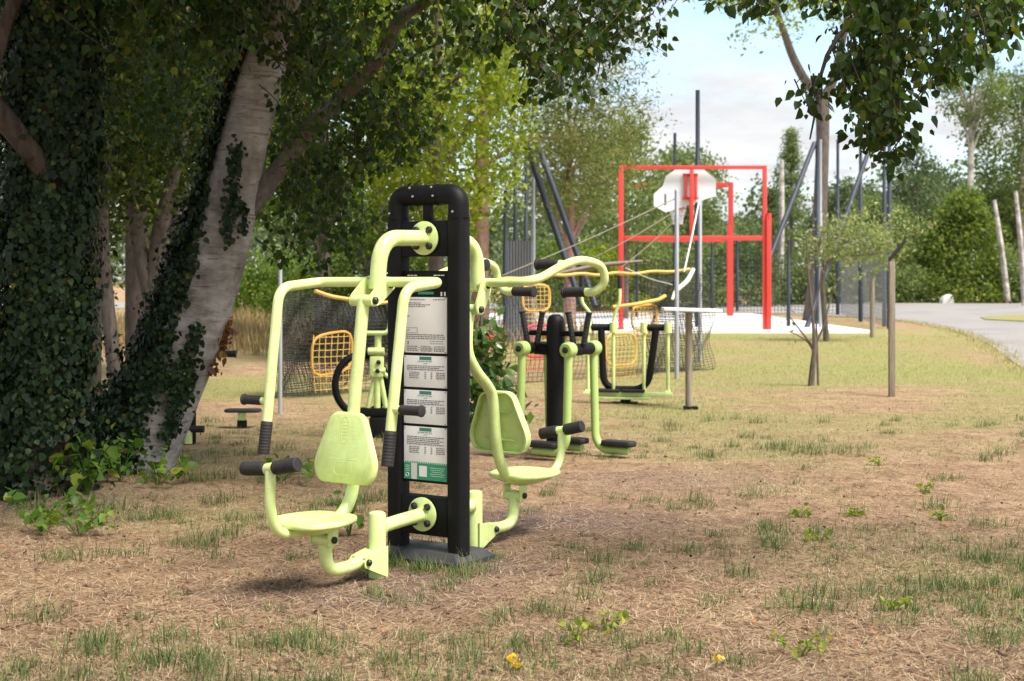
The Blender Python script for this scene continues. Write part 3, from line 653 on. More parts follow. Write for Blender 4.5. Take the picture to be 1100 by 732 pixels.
m = MB().box(Q(.03, -.05, .115), (1.06, .05, .05), (A(1, -.18, 0) / 1.016, A(.18, 1, 0) / 1.016, zv), .01).box(Q(-.02, -.02, .075), (.62, .24, .03), (A(1, -.18, 0) / 1.016, A(.18, 1, 0) / 1.016, zv), .01)
m.build('standing_board', GREEN, aw_)
for a0 in (-.19, .10): MB().box(Q(a0, -.04, .16), (.27, .22, .03), (A(1, -.18, 0) / 1.016, A(.18, 1, 0) / 1.016, zv), .008).build('foot_pad', RUBBER, aw_)
c = G(405, 470); Q = ax2(c, A(1, 0), A(0, 1))
wh = thing('wheel_machine', 'green framed exercise machine with large black hand wheel behind the nearest backrest', 'exercise machine', c)
MB().ring(Q(-.15, .02, .49), A(.95, .3, 0), zv, .245, .275, .034, 40, 12).build('wheel', BLACK, wh)
MB().box(Q(.01, 0, .07), (.15, .18, .24), None, .01).box(Q(-.02, 0, .235), (.36, .10, .08), None, .01).build('base_block', BLACK, wh)
m = MB().tube([Q(.0, 0, .25), Q(.01, 0, .98)], .032, 14).box(Q(.0, -.02, .66), (.13, .07, .20), None, .02).tube([Q(-.08, -.03, .80), Q(.07, -.03, .80)], .035, 12).tube([Q(-.03, -.03, .62), Q(.08, -.03, .62)], .03, 12)
m.tube([Q(.02, 0, .62), Q(.09, 0, .24)], .024, 12).tube([Q(-.02, 0, .58), Q(-.09, 0, .24)], .022, 12).tube([Q(.05, 0, .60), Q(.22, .05, .48)], .02, 10)
m.build('frame', GREEN, wh)
hb2 = MB().tube(fillet([Q(-.10, -.03, .97), Q(.11, -.03, .97), Q(.125, -.03, 1.10)], .05), .021, 12).build('handle', GREEN, wh)
grip(Q(.125, -.03, 1.09), Q(.08, -.03, 1.24), .026, 'hand_grip', hb2, False)
for x, z in ((.02, .70), (.01, .62)): bolt(Q(x, -.055, z), A(0, -1, 0), wh, .022)
c = G(204, 476); Q = ax2(c, A(1, 0), A(0, 1))
ps = thing('push_station', 'black exercise post with foot bar half hidden by the leaning trunk', 'exercise machine', c)
MB().tube([Q(0, 0, -.05), Q(0, 0, .9), Q(0, 0, .98), Q(0, 0, 1.02)], [.055, .055, .05, .03], 16).build('post', BLACK, ps)
MB().tube([Q(-.12, -.06, .13), Q(.14, -.06, .13)], .032, 12).build('foot_bar', RUBBER, ps)
MB().tube([Q(0, -.06, .0), Q(0, -.06, .12)], .035, 12).build('foot_stem', GREEN, ps)
pa = MB().tube([Q(.0, 0, .80), Q(.32, -.02, .80)], .026, 12).build('side_arm', GREEN, ps)
grip(Q(.30, -.02, .80), Q(.42, -.02, .80), .03, 'hand_grip', pa)
c = G(260, 459); Q = ax2(c, A(1, 0), A(0, 1))
sp_ = thing('step_plate', 'flat black stepping plate on short green stem', 'exercise machine', c)
MB().tube([Q(0, 0, -.04), Q(0, 0, .07)], .05, 14).build('foot', BLACK, sp_)
MB().tube([Q(0, 0, .06), Q(0, 0, .15)], .042, 14).build('stem', GREEN, sp_)
MB().pad(closed_round([(-.18, -.10), (.18, -.10), (.18, .10), (-.18, .10)], .07), Q(.01, 0, .165), A(1, 0, 0), A(0, 1, 0), .03, .01).build('plate', RUBBER, sp_)

# ------------------------------------------------------------------ rope net course
NA, NB = A(-2.75, 17.3), A(3.05, 22.8)
def NP(t, z, off=0):
    p = NA + (NB - NA) * t; return A(p[0] - off * .69, p[1] + off * .73, z)
def tpx(px):                                  # where a photo column meets the net line
    k = (px - CX) / F; d = NB - NA
    return (k * NA[1] - NA[0]) / (d[0] - k * d[1])
def zpx(px, py):
    t = tpx(px); Y = NA[1] + (NB[1] - NA[1]) * t; return CH - (py - HZ) * Y / F
net = thing('climbing_net', 'dark rope net barrier with orange and red edged openings strung between steel poles', 'net', (NA[0], NA[1], 0))
ts = np.linspace(0, 1, 120)
keyt = [tpx(p) for p in (309, 335, 385, 430, 540, 600, 640, 700, 742, 765)]
keyz = [zpx(p, y) for p, y in ((309, 306), (335, 313), (385, 325), (430, 324), (540, 300), (600, 295), (640, 295), (700, 293), (742, 290), (765, 300))]
def topz(t): return np.interp(t, keyt, keyz)
def bulge(t, z): return .10 * math.sin(t * 9) + .10 * math.sin(3 * z + t * 5)
m = MB()
for t in np.linspace(.0, 1.0, 88):
    zt = float(topz(t)); m.tube([NP(t + .004 * math.sin(7 * z + t * 30), z, bulge(t, z)) for z in np.linspace(.02, zt, 8)], .0036, 3, False)
for k in range(25):
    f = k / 24; m.tube([NP(t, .02 + (float(topz(t)) - .02) * f, bulge(t, .02 + (float(topz(t)) - .02) * f)) for t in np.linspace(0, 1, 60)], .0036, 3, False)
m.build('mesh_netting', NETDARK, net, 0)
# heavier doubled netting that hangs slack at the left end and round the right-hand pole
def veil(px0, px1, topf, botf, nxx, nz, off):
    m = MB(); g = {}
    for i in range(nxx):
        for k in range(nz):
            px = px0 + (px1 - px0) * i / (nxx - 1); f = k / (nz - 1); py = topf(i / (nxx - 1)) * (1 - f) + botf(i / (nxx - 1)) * f
            t = tpx(px); g[i, k] = NP(t, max(.015, zpx(px, py)), off + .06 * math.sin(i * .5 + k * .3) + .05 * math.sin(i * .21) )
    for i in range(nxx): m.tube([g[i, k] for k in range(nz)], .0042, 3, False)
    for k in range(nz): m.tube([g[i, k] for i in range(nxx)], .0042, 3, False)
    return m
veil(312, 432, lambda f: 312 + 14 * f, lambda f: 432 - 28 * f - 30 * abs(f - .15) * (f < .15), 46, 42, .25).build('slack_netting', NETDARK, net, 0)
veil(318, 428, lambda f: 316 + 10 * f, lambda f: 425 - 22 * f, 44, 40, .45).build('slack_netting', NETDARK, net, 0)
veil(704, 768, lambda f: 292 + 5 * f, lambda f: 412 - 10 * f + 6 * math.sin(3 * f), 26, 42, .10).build('slack_netting', NETDARK, net, 0)
veil(712, 764, lambda f: 300 + 5 * f, lambda f: 408 - 8 * f, 24, 40, .30).build('slack_netting', NETDARK, net, 0)
m = MB(); tt = np.linspace(float(tpx(335)), float(tpx(742)), 90); m.tube([NP(t, float(topz(t)) + .012 * math.sin(t * 60), bulge(t, float(topz(t))) - .02) for t in tt], .026, 6)
m.tube([NP(tpx(p), zpx(p, y), -.05) for p, y in ((655, 330), (680, 327), (705, 322), (712, 318))], .03, 6); m.build('edge_strap', YELLOWW, net)
nd = nrm(A(*(NB - NA), 0))
for px, py, rx, ry, mt, tilt in ((362, 380, 21, 22, ORANGE, .12), (567, 320, 16, 14, YELLOWW, 0), (697, 341, 16, 13, ORANGE, .05), (661, 375, 19, 17, YELLOWW, .0), (566, 366, 18, 17, REDW, 0), (514, 378, 13, 17, REDW, 0)):
    t = tpx(px); Y = NA[1] + (NB[1] - NA[1]) * t; z = zpx(px, py); c = NP(t, z, bulge(t, z) - .06); kx = Y / F * 1.28
    fr = MB().ring(c, nrm(nd + zv * tilt), zv, rx * kx, ry * Y / F, .017, 32, 6, .55)
    fr = fr.build('opening_frame', mt, net)
    m = MB(); hz_ = ry * Y / F
    for k in range(7): u = (k - 3) / 3.3 * rx * kx; m.tube([c + nd * u + zv * hz_ * .95, c + nd * u * .97 - zv * hz_ * .2 - A(0, .12, 0), c + nd * u * .9 - zv * hz_ * 1.9], .0045, 4)
    for k in range(9): v = (.8 - k * .32) * hz_; m.tube([c - nd * rx * kx * .93 + zv * v, c + zv * v - A(0, .06, 0), c + nd * rx * kx * .93 + zv * v], .004, 4)
    m.build('pocket_cord', REDW if mt is REDW else YELLOWW, fr)
def pole(name, label, cat, px, base, top, r, mat, cap=True):
    c = G(px, base); z = P(px, top, c[1])[2]
    o = MB().tube([c - A(0, 0, .1), A(c[0], c[1], z - .02), A(c[0], c[1], z)], [r, r, r * .7], 14).build(name, mat); return tag(o, label, cat), A(c[0], c[1], z)
_, PT1 = pole('steel_pole', 'silver steel pole in front of the slack net end, left of the white topped post', 'pole', 727, 408, 204, .032, STEEL)
_, PT2 = pole('steel_pole', 'thin silver pole behind the white topped post, beside tall black mast', 'pole', 752, 388, 211, .035, STEEL)
_, PT3 = pole('steel_pole', 'dull silver pole behind the nearest pull bar at the left net end', 'pole', 301, 444, 274, .022, STEEL)
for i, (a, b_, r, lb) in enumerate(((PT1 - A(0, 0, .12), P(540, 296, 24), .008, 'longest pale rope slanting down left from steel pole'), (PT1 - A(0, 0, .30), P(634, 279, 23), .008, 'middle pale rope slanting left across the red goal post'),
        (PT1 - A(0, 0, .42), P(668, 287, 22), .008, 'short pale rope slanting down to the red goal post'), (P(672, 288, 22), P(722, 306, 20.4), .007, 'pale rope dropping right to the steel pole foot net'),
        (PT2, P(735, 292, 22), .012, 'white rope hanging from thin pole top to the net edge'), (P(350, 303, 19), P(432, 290, 22), .006, 'thin pale cord behind the nearest pull bar'))):
    mid = (a + b_) / 2 - A(0, 0, .03); tag(MB().tube(catmull([a, mid, b_], 6), r, 6).build('guy_rope', ROPE), lb, 'rope')
m = MB().tube(catmull([P(745, 289, 21.6), P(738, 302, 21.5), P(727, 312, 21.4), P(722, 322, 21.3)], 5), [.03, .035, .035, .02], 8); tag(m.build('rope_end', ROPE), 'thick pale rope end curling off the yellow strap', 'rope')
c = G(740, 439); rt = thing('topped_post', 'wooden post carrying a flat white board', 'post', c)
MB().tube([c - A(0, 0, .1), A(c[0], c[1], P(740, 336, c[1])[2])], .04, 12).build('post', WOODPOST, rt)
zb_ = P(740, 333, c[1])[2]; MB().box((c[0] + .03, c[1], zb_), (.66, .34, .035), ((.995, 0, -.03), (0, 1, 0), (.03, 0, .995)), .006).build('board', WHITE, rt)
MB().box((c[0] + .02, c[1], .01), (.16, .12, .03), None, .005).build('foot_block', BLACK, rt)
lg = MB().tube([P(470, 316, 25), P(560, 303, 24.5), P(645, 285, 24), P(690, 281, 23.8)], [.055, .05, .045, .03], 10, lump=.05).build('log_beam', WOODPOST); tag(lg, 'grey weathered log hung level behind the yellow net strap', 'log')

# ------------------------------------------------------------------ red goal frames and fences
def bar(m, a, b_, s): return m.box((np.asarray(a) + b_) / 2, (s, np.linalg.norm(np.asarray(b_) - a), s), None if False else frame_axes(a, b_), .01)
def frame_axes(a, b_):
    d = nrm(np.asarray(b_, float) - a); u = nrm(np.cross(d, A(0, 1, 0) if abs(d[1]) < .8 else A(1, 0, 0))); return (u, d, np.cross(u, d))
Yg = 39.2; gl = thing('sports_goal', 'red steel goal frame with white basketball backboard', 'goal', (P(745, 357, Yg)[0], Yg, .08))
xl, xr, zt = P(667, 0, Yg)[0], P(821.5, 0, Yg)[0], P(0, 180, Yg)[2]
m = MB(); bar(m, A(xl, Yg, .08), A(xl, Yg, zt + .05), .135); m.build('post', RED, gl)
m = MB(); bar(m, A(xr, Yg, .08), A(xr, Yg, zt + .05), .11); m.build('post', RED, gl)
m = MB(); bar(m, A(xr + .10, Yg - .05, .06), A(xr + .10, Yg - .05, P(0, 232, Yg)[2]), .13); m.tube([A(xr + .10, Yg - .05, P(0, 233, Yg)[2] - .05), A(xr + .10, Yg - .05, P(0, 231, Yg)[2] + .04)], .075, 12); m.build('sleeve', RED, gl)
m = MB(); bar(m, A(xl + .085, Yg, zt), A(xr - .065, Yg, zt), .10); m.build('top_beam', RED, gl)
zc = P(0, 256, Yg)[2]; m = MB(); bar(m, A(xl + .085, Yg, zc), A(xr - .065, Yg, zc), .125); m.build('crossbar', RED, gl)
xc = P(743, 0, Yg)[0]; m = MB(); bar(m, A(xc, Yg, zc + .078), A(xc, Yg, zt - .06), .10); m.build('centre_post', RED, gl)
bb = [(703, 208), (703, 221), (716, 228), (741, 220), (770, 210), (770, 192), (757, 182), (726, 182), (716, 189), (713, 199)]
m = MB(); V = []; k = len(bb)
for yo in (.16, .20): V += [A(P(x, y, Yg)[0], Yg + yo, P(x, y, Yg)[2]) for x, y in bb]
m.add(V, [tuple(range(k)), tuple(range(2 * k - 1, k - 1, -1))] + [(i, (i + 1) % k, k + (i + 1) % k, k + i) for i in range(k)]); bbd = m.build('backboard', WHITE, gl, 0)
m = MB()
for x in (737, 748): bar(m, A(P(x, 0, Yg)[0], Yg + .08, P(0, 213, Yg)[2]), A(P(x, 0, Yg)[0], Yg + .08, P(0, 188, Yg)[2]), .07)
for y in (188, 213): bar(m, A(P(734, 0, Yg)[0], Yg + .10, P(0, y, Yg)[2]), A(P(750, 0, Yg)[0], Yg + .10, P(0, y, Yg)[2]), .08)
m.build('bracket', RED, bbd)
m = MB().box(A(P(715.5, 0, Yg)[0], Yg + .155, P(0, 214, Yg)[2]), (.05, .012, .30)); m.build('marking', INK, bbd)
hc = A(P(730, 0, Yg)[0], Yg + .45, P(0, 224, Yg)[2]); hp = MB().ring(hc, A(1, 0, 0), A(0, 1, 0), .22, .22, .015, 24, 6).build('hoop', RED, gl)
m = MB()
for k in range(20):
    a = 2 * math.pi * k / 20; m.tube([hc + A(.22 * math.cos(a), .22 * math.sin(a), 0), hc + A(.15 * math.cos(a + .3), .15 * math.sin(a + .3), -.25), hc + A(.13 * math.cos(a), .13 * math.sin(a), -.42)], .014, 5)
m.build('hoop_net', WHITE, hp)
Yr = 54.0; g2 = thing('sports_goal', 'smaller looking red goal frame standing farther back on the white court', 'goal', (P(735, 340, Yr)[0], Yr, .08))
x0, x1, z1 = P(671, 0, Yr)[0], P(785, 0, Yr)[0], P(0, 199, Yr)[2]
for x in (x0, x1):
    m = MB(); bar(m, A(x, Yr, .08), A(x, Yr, z1 + .10), .17); m.build('post', RED, g2)
m = MB(); bar(m, A(x0 + .12, Yr, z1), A(x1 - .12, Yr, z1), .18); m.build('top_beam', RED, g2)
m = MB(); bar(m, A(x1 - .07, Yr - .10, .08), A(x1 - .07, Yr - .10, P(0, 242, Yr)[2]), .17); m.build('sleeve', RED, g2)
m = MB(); bar(m, A(x0 + .12, Yr, P(0, 258, Yr)[2]), A(x1 - .12, Yr, P(0, 258, Yr)[2]), .15); m.build('crossbar', RED, g2)

def fpost(px, Y, top, r, label, group='dark posts of the sports court fence', mat=DARKPOST, lean=0):
    b_ = P(px, 0, Y); z = P(0, top, Y)[2]; h0 = float(height(b_[0], Y))
    o = MB().tube([A(b_[0], Y, h0 - .2), A(b_[0] + lean * .5, Y, z * .62), A(b_[0] + lean * .5, Y, z * .62 + .02), A(b_[0] + lean, Y, z)], [r, r, r * .8, r * .75], 10).build('fence_post', mat); return tag(o, label, 'fence post', group)
for px, Y, top, r, lb in ((749.5, 41.5, 97, .085, 'tallest black mast in front of the white backboard'), (725, 55, 143, .08, 'shorter black mast rising behind the left of the backboard'),
        (955.5, 42, 96, .075, 'right dark fence post of the close pair under the leaves'), (950, 44, 118, .07, 'left dark fence post of the close pair under the leaves'), (924.5, 49, 130, .075, 'dark fence post crossed by the long right stay'), (900, 58, 150, .08, 'dark fence post right of the forked pine trunk'),
        (878, 44, 152, .085, 'dark fence post touching the forked pine trunk'), (847, 42, 255, .06, 'short dark fence post right of the red goal'),
        (543, 31.5, 205, .06, 'dark fence post at the left edge of the grey slats'), (553.5, 36, 150, .06, 'thin dark fence post just above the grey slats, middle one'), (565, 38, 155, .06, 'thin dark fence post above right of the grey slats'), (684, 52, 228, .06, 'dark fence post just right of the left red goal post'), (765, 64, 262, .08, 'low dark fence post between the red goals'), (792, 62, 255, .07, 'low dark fence post right of the farther red goal')):
    fpost(px, Y, top, r, lb)
fpost(573, 34, 148, .05, 'lighter steel fence post at the right edge of the grey slats', None, STEEL)
fpost(881.5, 41, 150, .05, 'lighter steel post in front of the forked pine trunk', None, STEEL)
for (xa, ya, Ya), (xb, yb, Yb), lb in (((561, 143, 34), (626, 332, 31), 'left long dark diagonal stay leaning above the net'), ((577, 153, 36), (640, 330, 33), 'right long dark diagonal stay leaning above the net'), ((875, 154, 44), (824, 285, 41.5), 'dark diagonal stay running down left from pine trunk to red goal'), ((934, 160, 47), (866, 354, 41), 'long dark diagonal stay behind the small pale tree')):
    o = MB().tube([P(xa, ya, Ya), P(xb, yb, Yb)], .075, 10).build('fence_stay', DARKPOST); tag(o, lb, 'stay', 'diagonal stays of the court fence')
def meshfence(name, a, b_, h, sx, sz, r, label, mat):
    a = A(*a); b_ = A(*b_); m = MB(); L = np.linalg.norm(b_ - a); nxx = int(L / sx)
    for i in range(nxx + 1): p = a + (b_ - a) * i / nxx; z0 = float(height(p[0], p[1])); m.tube([A(p[0], p[1], z0 + .05), A(p[0], p[1], z0 + h)], r, 3, False)
    for k in range(int(h / sz) + 1): m.tube([A(a[0], a[1], .05 + k * sz), A(b_[0], b_[1], .05 + k * sz)], r, 3, False)
    return tag(m.build(name, mat, smooth=0), label, 'fence')
MESHG = paint('grey_fence_wire', (.24, .25, .27), .6, (.9, .9, .9), .3, 4)
meshfence('mesh_fence', (11.1, 42), (13.4, 58), 2.9, .12, .12, .0042, 'grey wire mesh fence on the right side of the court', MESHG)
meshfence('mesh_fence', (-.3, 58.8), (13.4, 58.8), 2.3, .14, .14, .009, 'low dark wire mesh fence along the back of the court', NETDARK)
c = P(557.5, 370, 33); sl = thing('slatted_panel', 'grey corrugated screen panel between dark fence posts', 'panel', (c[0], 33, 0))
m = MB(); zt_ = P(0, 259, 33)[2]
for k in range(9): m.tube([A(P(545.5 + k * 3.1, 0, 33)[0], 33, .02), A(P(545.5 + k * 3.1, 0, 33)[0], 33, zt_)], .036, 8)
m.build('slats', GREYPANEL, sl); m = MB().box(A(c[0], 33.04, zt_ / 2), (.60, .02, zt_ - .05)); m.build('backing', GREYPANEL, sl)
c = G(958, 426); wp = thing('marker_post', 'square weathered wooden post with slanted black tip standing in dry grass', 'post', c); z = P(958, 281, c[1])[2]
MB().box((c[0], c[1], z / 2 - .05), (.072, .072, z + .1), None, .006).build('post', WOODPOST, wp)
MB().tube([P(955, 280, c[1]), P(963, 270, c[1]), P(972, 259, c[1])], [.02, .025, .02], 10).build('black_tip', RUBBER, wp)
c = G(937, 363); tag(MB().tube([c - A(0, 0, .1), A(c[0], c[1], P(0, 300, c[1])[2])], .06, 8).build('tree_stake', WOODPOST), 'grey wooden stake under the small pale tree', 'stake')
m = MB(); c = A(P(1013, 0, 74)[0], 74, float(height(22, 74))); bm_ = [(0, 0), (.5, -.1), (.65, .2), (.25, .4), (-.1, .3)]
V = [c + A(x, y, z) for z in (-.05, .22) for x, y in [(p[0], p[1]) for p in bm_]]; V += [c + A(x * .7 + .1, y * .7, .38 + .1 * (i % 2)) for i, (x, y) in enumerate(bm_)]
m.add(V, [tuple(range(5))[::-1], tuple(range(10, 15))] + [(l + i, l + (i + 1) % 5, l + 5 + (i + 1) % 5, l + 5 + i) for l in (0, 5) for i in range(5)]); tag(m.build('boulder', STONE, smooth=0), 'pale boulder on the verge left of the broad bush', 'boulder')

# ------------------------------------------------------------------ trees
def path_r(pts): return catmull([p[:3] for p in pts], 4), [p[3] for p in pts]
def ball(n): return unit(rng.normal(size=(n, 3))) * rng.random((n, 1)) ** (1 / 3)
def clump_leaves(centres, per, sig):
    c = np.repeat(centres, per, 0); return c + rng.normal(size=c.shape) * A(*sig)
def grow(name, label, cat, loc, h, cr, cb, nclump, per, leaf, lm, bm_, trunk_r, style='round', group=None, lean=(0, 0), sig=None, ncap=None):
    """one tree: tapered trunk with limbs as one part, leafy crown as another"""
    root = thing(name, label, cat, loc, group); x0, y0, z0 = loc
    top = A(x0 + lean[0], y0 + lean[1], z0 + h * .93); m = MB()
    tp = catmull([A(x0, y0, z0 - .2), A(x0 + lean[0] * .2 + .02 * h * rng.normal() * .3, y0, z0 + h * .3), A(x0 + lean[0] * .6, y0 + lean[1] * .6, z0 + h * .62), top], 5)
    m.tube(tp, [trunk_r * 1.25, trunk_r, trunk_r * .72, trunk_r * .18], 10, lump=.06)
    cz = (cb + h) / 2; hz = (h - cb) / 2
    if style == 'conifer':
        k = rng.random(nclump) ** .8; z = cb + (h - cb) * k; rad = cr * (1 - k) ** .85 * np.sqrt(rng.random(nclump)) * rng.uniform(.75, 1.12, nclump) + .05
        a = rng.uniform(0, 6.283, nclump); C = np.stack([rad * np.cos(a), rad * np.sin(a), z - rad * .18], 1)
    elif style == 'cone':
        k = rng.random(nclump) ** 1.15; rad = cr * (1 - k) ** .62 * rng.uniform(.45, 1.08, nclump); a = rng.uniform(0, 6.283, nclump); rad *= 1 + .14 * np.sin(a * 3 + k * 7)
        C = np.stack([rad * np.cos(a), rad * np.sin(a), .1 + (h - .1) * k], 1)
    elif style == 'pine':
        C = ball(nclump); C[:, 2] *= .8; C = C * A(cr, cr, hz) + A(0, 0, cz)
    elif style == 'bush':
        C = unit(rng.normal(size=(nclump, 3))) * (rng.uniform(.55, 1.0, (nclump, 1))); C[:, 2] = np.abs(C[:, 2])
        C = C * A(cr, cr, h * .92) * (1 + .18 * np.sin(C[:, :1] * 7 + C[:, 1:2] * 5)) + A(0, 0, .05)
    else:
        C = ball(nclump); rr_ = np.linalg.norm(C, axis=1, keepdims=True); C = C * (.45 + .55 * rr_) / np.maximum(rr_, .2)
        lob = unit(rng.normal(size=(7, 3))); s_ = 1 + .22 * np.max(np.maximum(0, unit(C) @ lob.T) ** 6, axis=1, keepdims=True) - .12
        taper = 1 - .35 * np.clip(C[:, 2:3], 0, 1) ** 2
        C = C * s_ * np.concatenate([taper, taper, np.ones_like(taper)], 1) * A(cr, cr, hz) + A(0, 0, cz)
    frac = np.clip(C[:, 2] / h, 0, 1)[:, None]; C[:, :2] += A(*lean) * frac
    C = C + A(x0, y0, z0)
    nb = ncap if ncap is not None else min(16, nclump // 3)
    for q in C[rng.permutation(len(C))[:nb]]:
        f = np.clip((q[2] - z0) / h - .18, .12, .85); p = A(x0 + lean[0] * f * .9, y0 + lean[1] * f * .9, z0 + h * f); mid = (p + q) / 2 + A(0, 0, .06 * h * .5)
        m.tube(catmull([p, mid, q], 4), [trunk_r * .34, trunk_r * .2, trunk_r * .06], 5, False)
    m.build('trunk', bm_, root)
    if sig is None: sig = (cr * .17, cr * .17, cr * .13)
    Lc = clump_leaves(C, per, sig)
    if style == 'weep':
        Lc = np.repeat(C, per, 0); d = rng.random(len(Lc)); Lc = Lc + rng.normal(size=Lc.shape) * A(.22, .22, .08) * (1 - .4 * d[:, None]); Lc[:, 2] -= d * np.repeat(rng.uniform(.5, 1.6, len(C)), per)
    Lc = Lc[Lc[:, 2] > z0 + .05]
    leaves('crown', Lc, leaf, lm, root, hang=.5 if style != 'pine' else .0, wid=.62 if style not in ('pine', 'conifer') else .28)
    return root

# --- the leaning grey tree and its neighbour under ivy
k1 = 10.6 / F
lt = thing('leaning_tree', 'thick pale grey trunk leaning right with a dark ivy strip at its foot', 'tree', (*G(140, 512)[:2], 0))
def PL(px, py, r, Y=10.6): return (*P(px, py, Y), r * Y / F)
tr = [PL(118, 530, 64), PL(134, 505, 52), PL(153, 470, 44), PL(178, 415, 39), PL(207, 345, 36), PL(228, 285, 32.5), PL(247, 220, 29), PL(263, 150, 25.5), PL(278, 90, 24), PL(294, 40, 22), PL(312, -20, 20, 10.4), PL(345, -120, 17, 10.1), PL(385, -240, 12, 9.8), PL(420, -380, 6, 9.6)]
pp, rr_ = path_r(tr); m = MB().tube(pp, rr_, 26, lump=.045)
br = [PL(266, 226, 11), PL(284, 202, 11), PL(300, 181, 9.5), PL(322, 154, 8.5), PL(340, 130, 8.5, 10.5), PL(366, 108, 8), PL(384, 88, 7.5, 10.3), PL(400, 73, 7.5, 10.2), PL(413, 54, 7, 10.1), PL(430, 20, 7, 10), PL(463, -2, 6, 9.9), PL(520, -50, 6, 9.6), PL(600, -110, 3, 9.3)]
pp, rr_ = path_r(br); MB().tube(pp, rr_, 14, lump=.06).build('limb', BARK_LIMB, lt)
br = [PL(300, 15, 14), PL(250, -40, 11, 10.2), PL(180, -110, 7, 9.8), PL(90, -160, 3, 9.4)]; pp, rr_ = path_r(br); m.tube(pp, rr_, 12, lump=.05)
br = [PL(350, -130, 12, 10.1), PL(460, -200, 8, 9), PL(640, -260, 4, 8)]; pp, rr_ = path_r(br); m.tube(pp, rr_, 10, lump=.05)
m.build('trunk', BARK_GREY, lt)
# hanging leafy twigs: returns leaf bases, axes and twig tubes
def strands(specs, spacing=.022, twig_r=.0028):
    C = []; D = []; m = MB()
    for p_top, p_bot in specs:
        L = np.linalg.norm(p_bot - p_top); side = unit(rng.normal(size=(1, 3)))[0] * A(1, 1, .1) * L * .12
        pts = catmull([p_top, (p_top * .55 + p_bot * .45) + side, p_bot], 6); m.tube(pts, [twig_r * 1.8, twig_r * .6], 4, False)
        n = max(3, int(L / spacing)); u = np.sort(rng.random(n)) ** .85
        q = np.stack([np.interp(u, np.linspace(0, 1, len(pts)), [p[i] for p in pts]) for i in range(3)], 1)
        o = unit(rng.normal(size=(n, 3)) * A(1, 1, .35)); q = q + o * np.abs(rng.normal(size=(n, 1))) * .055; C.append(q); D.append(o * .8 + A(0, 0, -.65))
    return np.concatenate(C), np.concatenate(D), m
def hang_specs(regions, lat=1.0):
    out = []
    for n, x0, x1, y0, y1, Y0, Y1, lmin, lmax, slope in regions:
        for _ in range(n):
            px = rng.uniform(x0, x1); py = rng.uniform(y0, y1) + slope * (px - x0); Y = rng.uniform(Y0, Y1); b_ = P(px, py, Y); l = rng.uniform(lmin, lmax)
            out.append((b_ + A(rng.normal() * .6 * l * lat, rng.normal() * .45 * l, l * .75), b_))
    return out
sp1 = hang_specs([(34, 305, 372, -10, 110, 9.4, 10.2, .3, .6, 0), (62, 296, 372, 60, 230, 11.0, 12.6, .3, .8, 0), (52, 304, 378, 190, 300, 11, 12.4, .3, .7, 0), (26, 205, 300, -20, 60, 9.4, 10.2, .3, .6, 0), (60, 120, 232, 40, 190, 11.6, 13, .4, .9, 0), (14, 300, 352, 110, 190, 9.6, 10.2, .2, .4, 0), (10, 350, 420, 70, 120, 9.3, 9.8, .2, .4, 0), (40, 330, 480, -30, 60, 8.8, 11, .3, .7, 0), (30, 360, 470, 60, 130, 10.6, 11.6, .3, .6, 0), (44, 372, 455, 110, 190, 10.4, 11.4, .25, .5, 0), (90, 130, 260, -40, 90, 9, 11, .4, 1, 0),
                  (95, 480, 640, -40, 75, 8.2, 10.2, .3, .8, 0), (26, 555, 640, 60, 112, 8.4, 10.0, .25, .6, 0), (60, 630, 722, -40, 80, 9.0, 11.0, .3, .7, -.25), (60, 0, 200, -50, 40, 8.6, 10.5, .4, 1, 0)])
C_, D_, m = strands(sp1); m.build('twigs', BARK_DARK, lt)
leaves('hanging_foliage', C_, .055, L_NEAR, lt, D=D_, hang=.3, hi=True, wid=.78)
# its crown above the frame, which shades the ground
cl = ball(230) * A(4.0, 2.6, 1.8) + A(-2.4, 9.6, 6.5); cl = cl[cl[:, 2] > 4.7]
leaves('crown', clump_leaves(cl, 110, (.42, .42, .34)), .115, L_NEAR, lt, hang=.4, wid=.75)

it = thing('ivy_clad_tree', 'very thick upright trunk at the left edge wrapped in dark ivy', 'tree', (*G(40, 540)[:2], 0))
tr = [PL(30, 560, 72, 9.5), PL(36, 530, 54, 9.5), PL(42, 480, 41, 9.5), PL(46, 400, 38, 9.5), PL(50, 300, 37, 9.5), PL(54, 180, 37, 9.5), PL(58, 60, 36, 9.5), PL(64, -60, 38, 9.5), PL(75, -260, 30, 9.4), PL(90, -500, 18, 9.2)]
pp, rr_ = path_r(tr); m = MB().tube(pp, rr_, 26, lump=.07)
br = [PL(50, 188, 12, 9.3), PL(30, 160, 12, 9.2), PL(5, 128, 13, 9.1), PL(-40, 80, 13, 9), PL(-120, -10, 11, 8.8)]; pp, rr_ = path_r(br); m.tube(pp, rr_, 14, lump=.05)
br = [PL(30, -30, 9, 9.2), PL(8, 20, 7, 9.1), PL(-6, 70, 6, 9.0), PL(-30, 120, 4, 9.0)]; pp, rr_ = path_r(br); m.tube(pp, rr_, 12, lump=.05)
m.build('trunk', BARK_DARK, it)
cl = np.concatenate([ball(240) * A(3.4, 3.2, 2.0) + A(-4.3, 9.0, 6.6), ball(110) * A(2.0, 2.0, .8) + A(-3.0, 7.0, 5.0)]); cl = cl[cl[:, 2] > 4.3]  # unseen crown; the low front leaf mass is added to darken the ground below
leaves('crown', clump_leaves(cl, 110, (.42, .42, .36)), .115, L_NEAR, it, hang=.4, wid=.75)

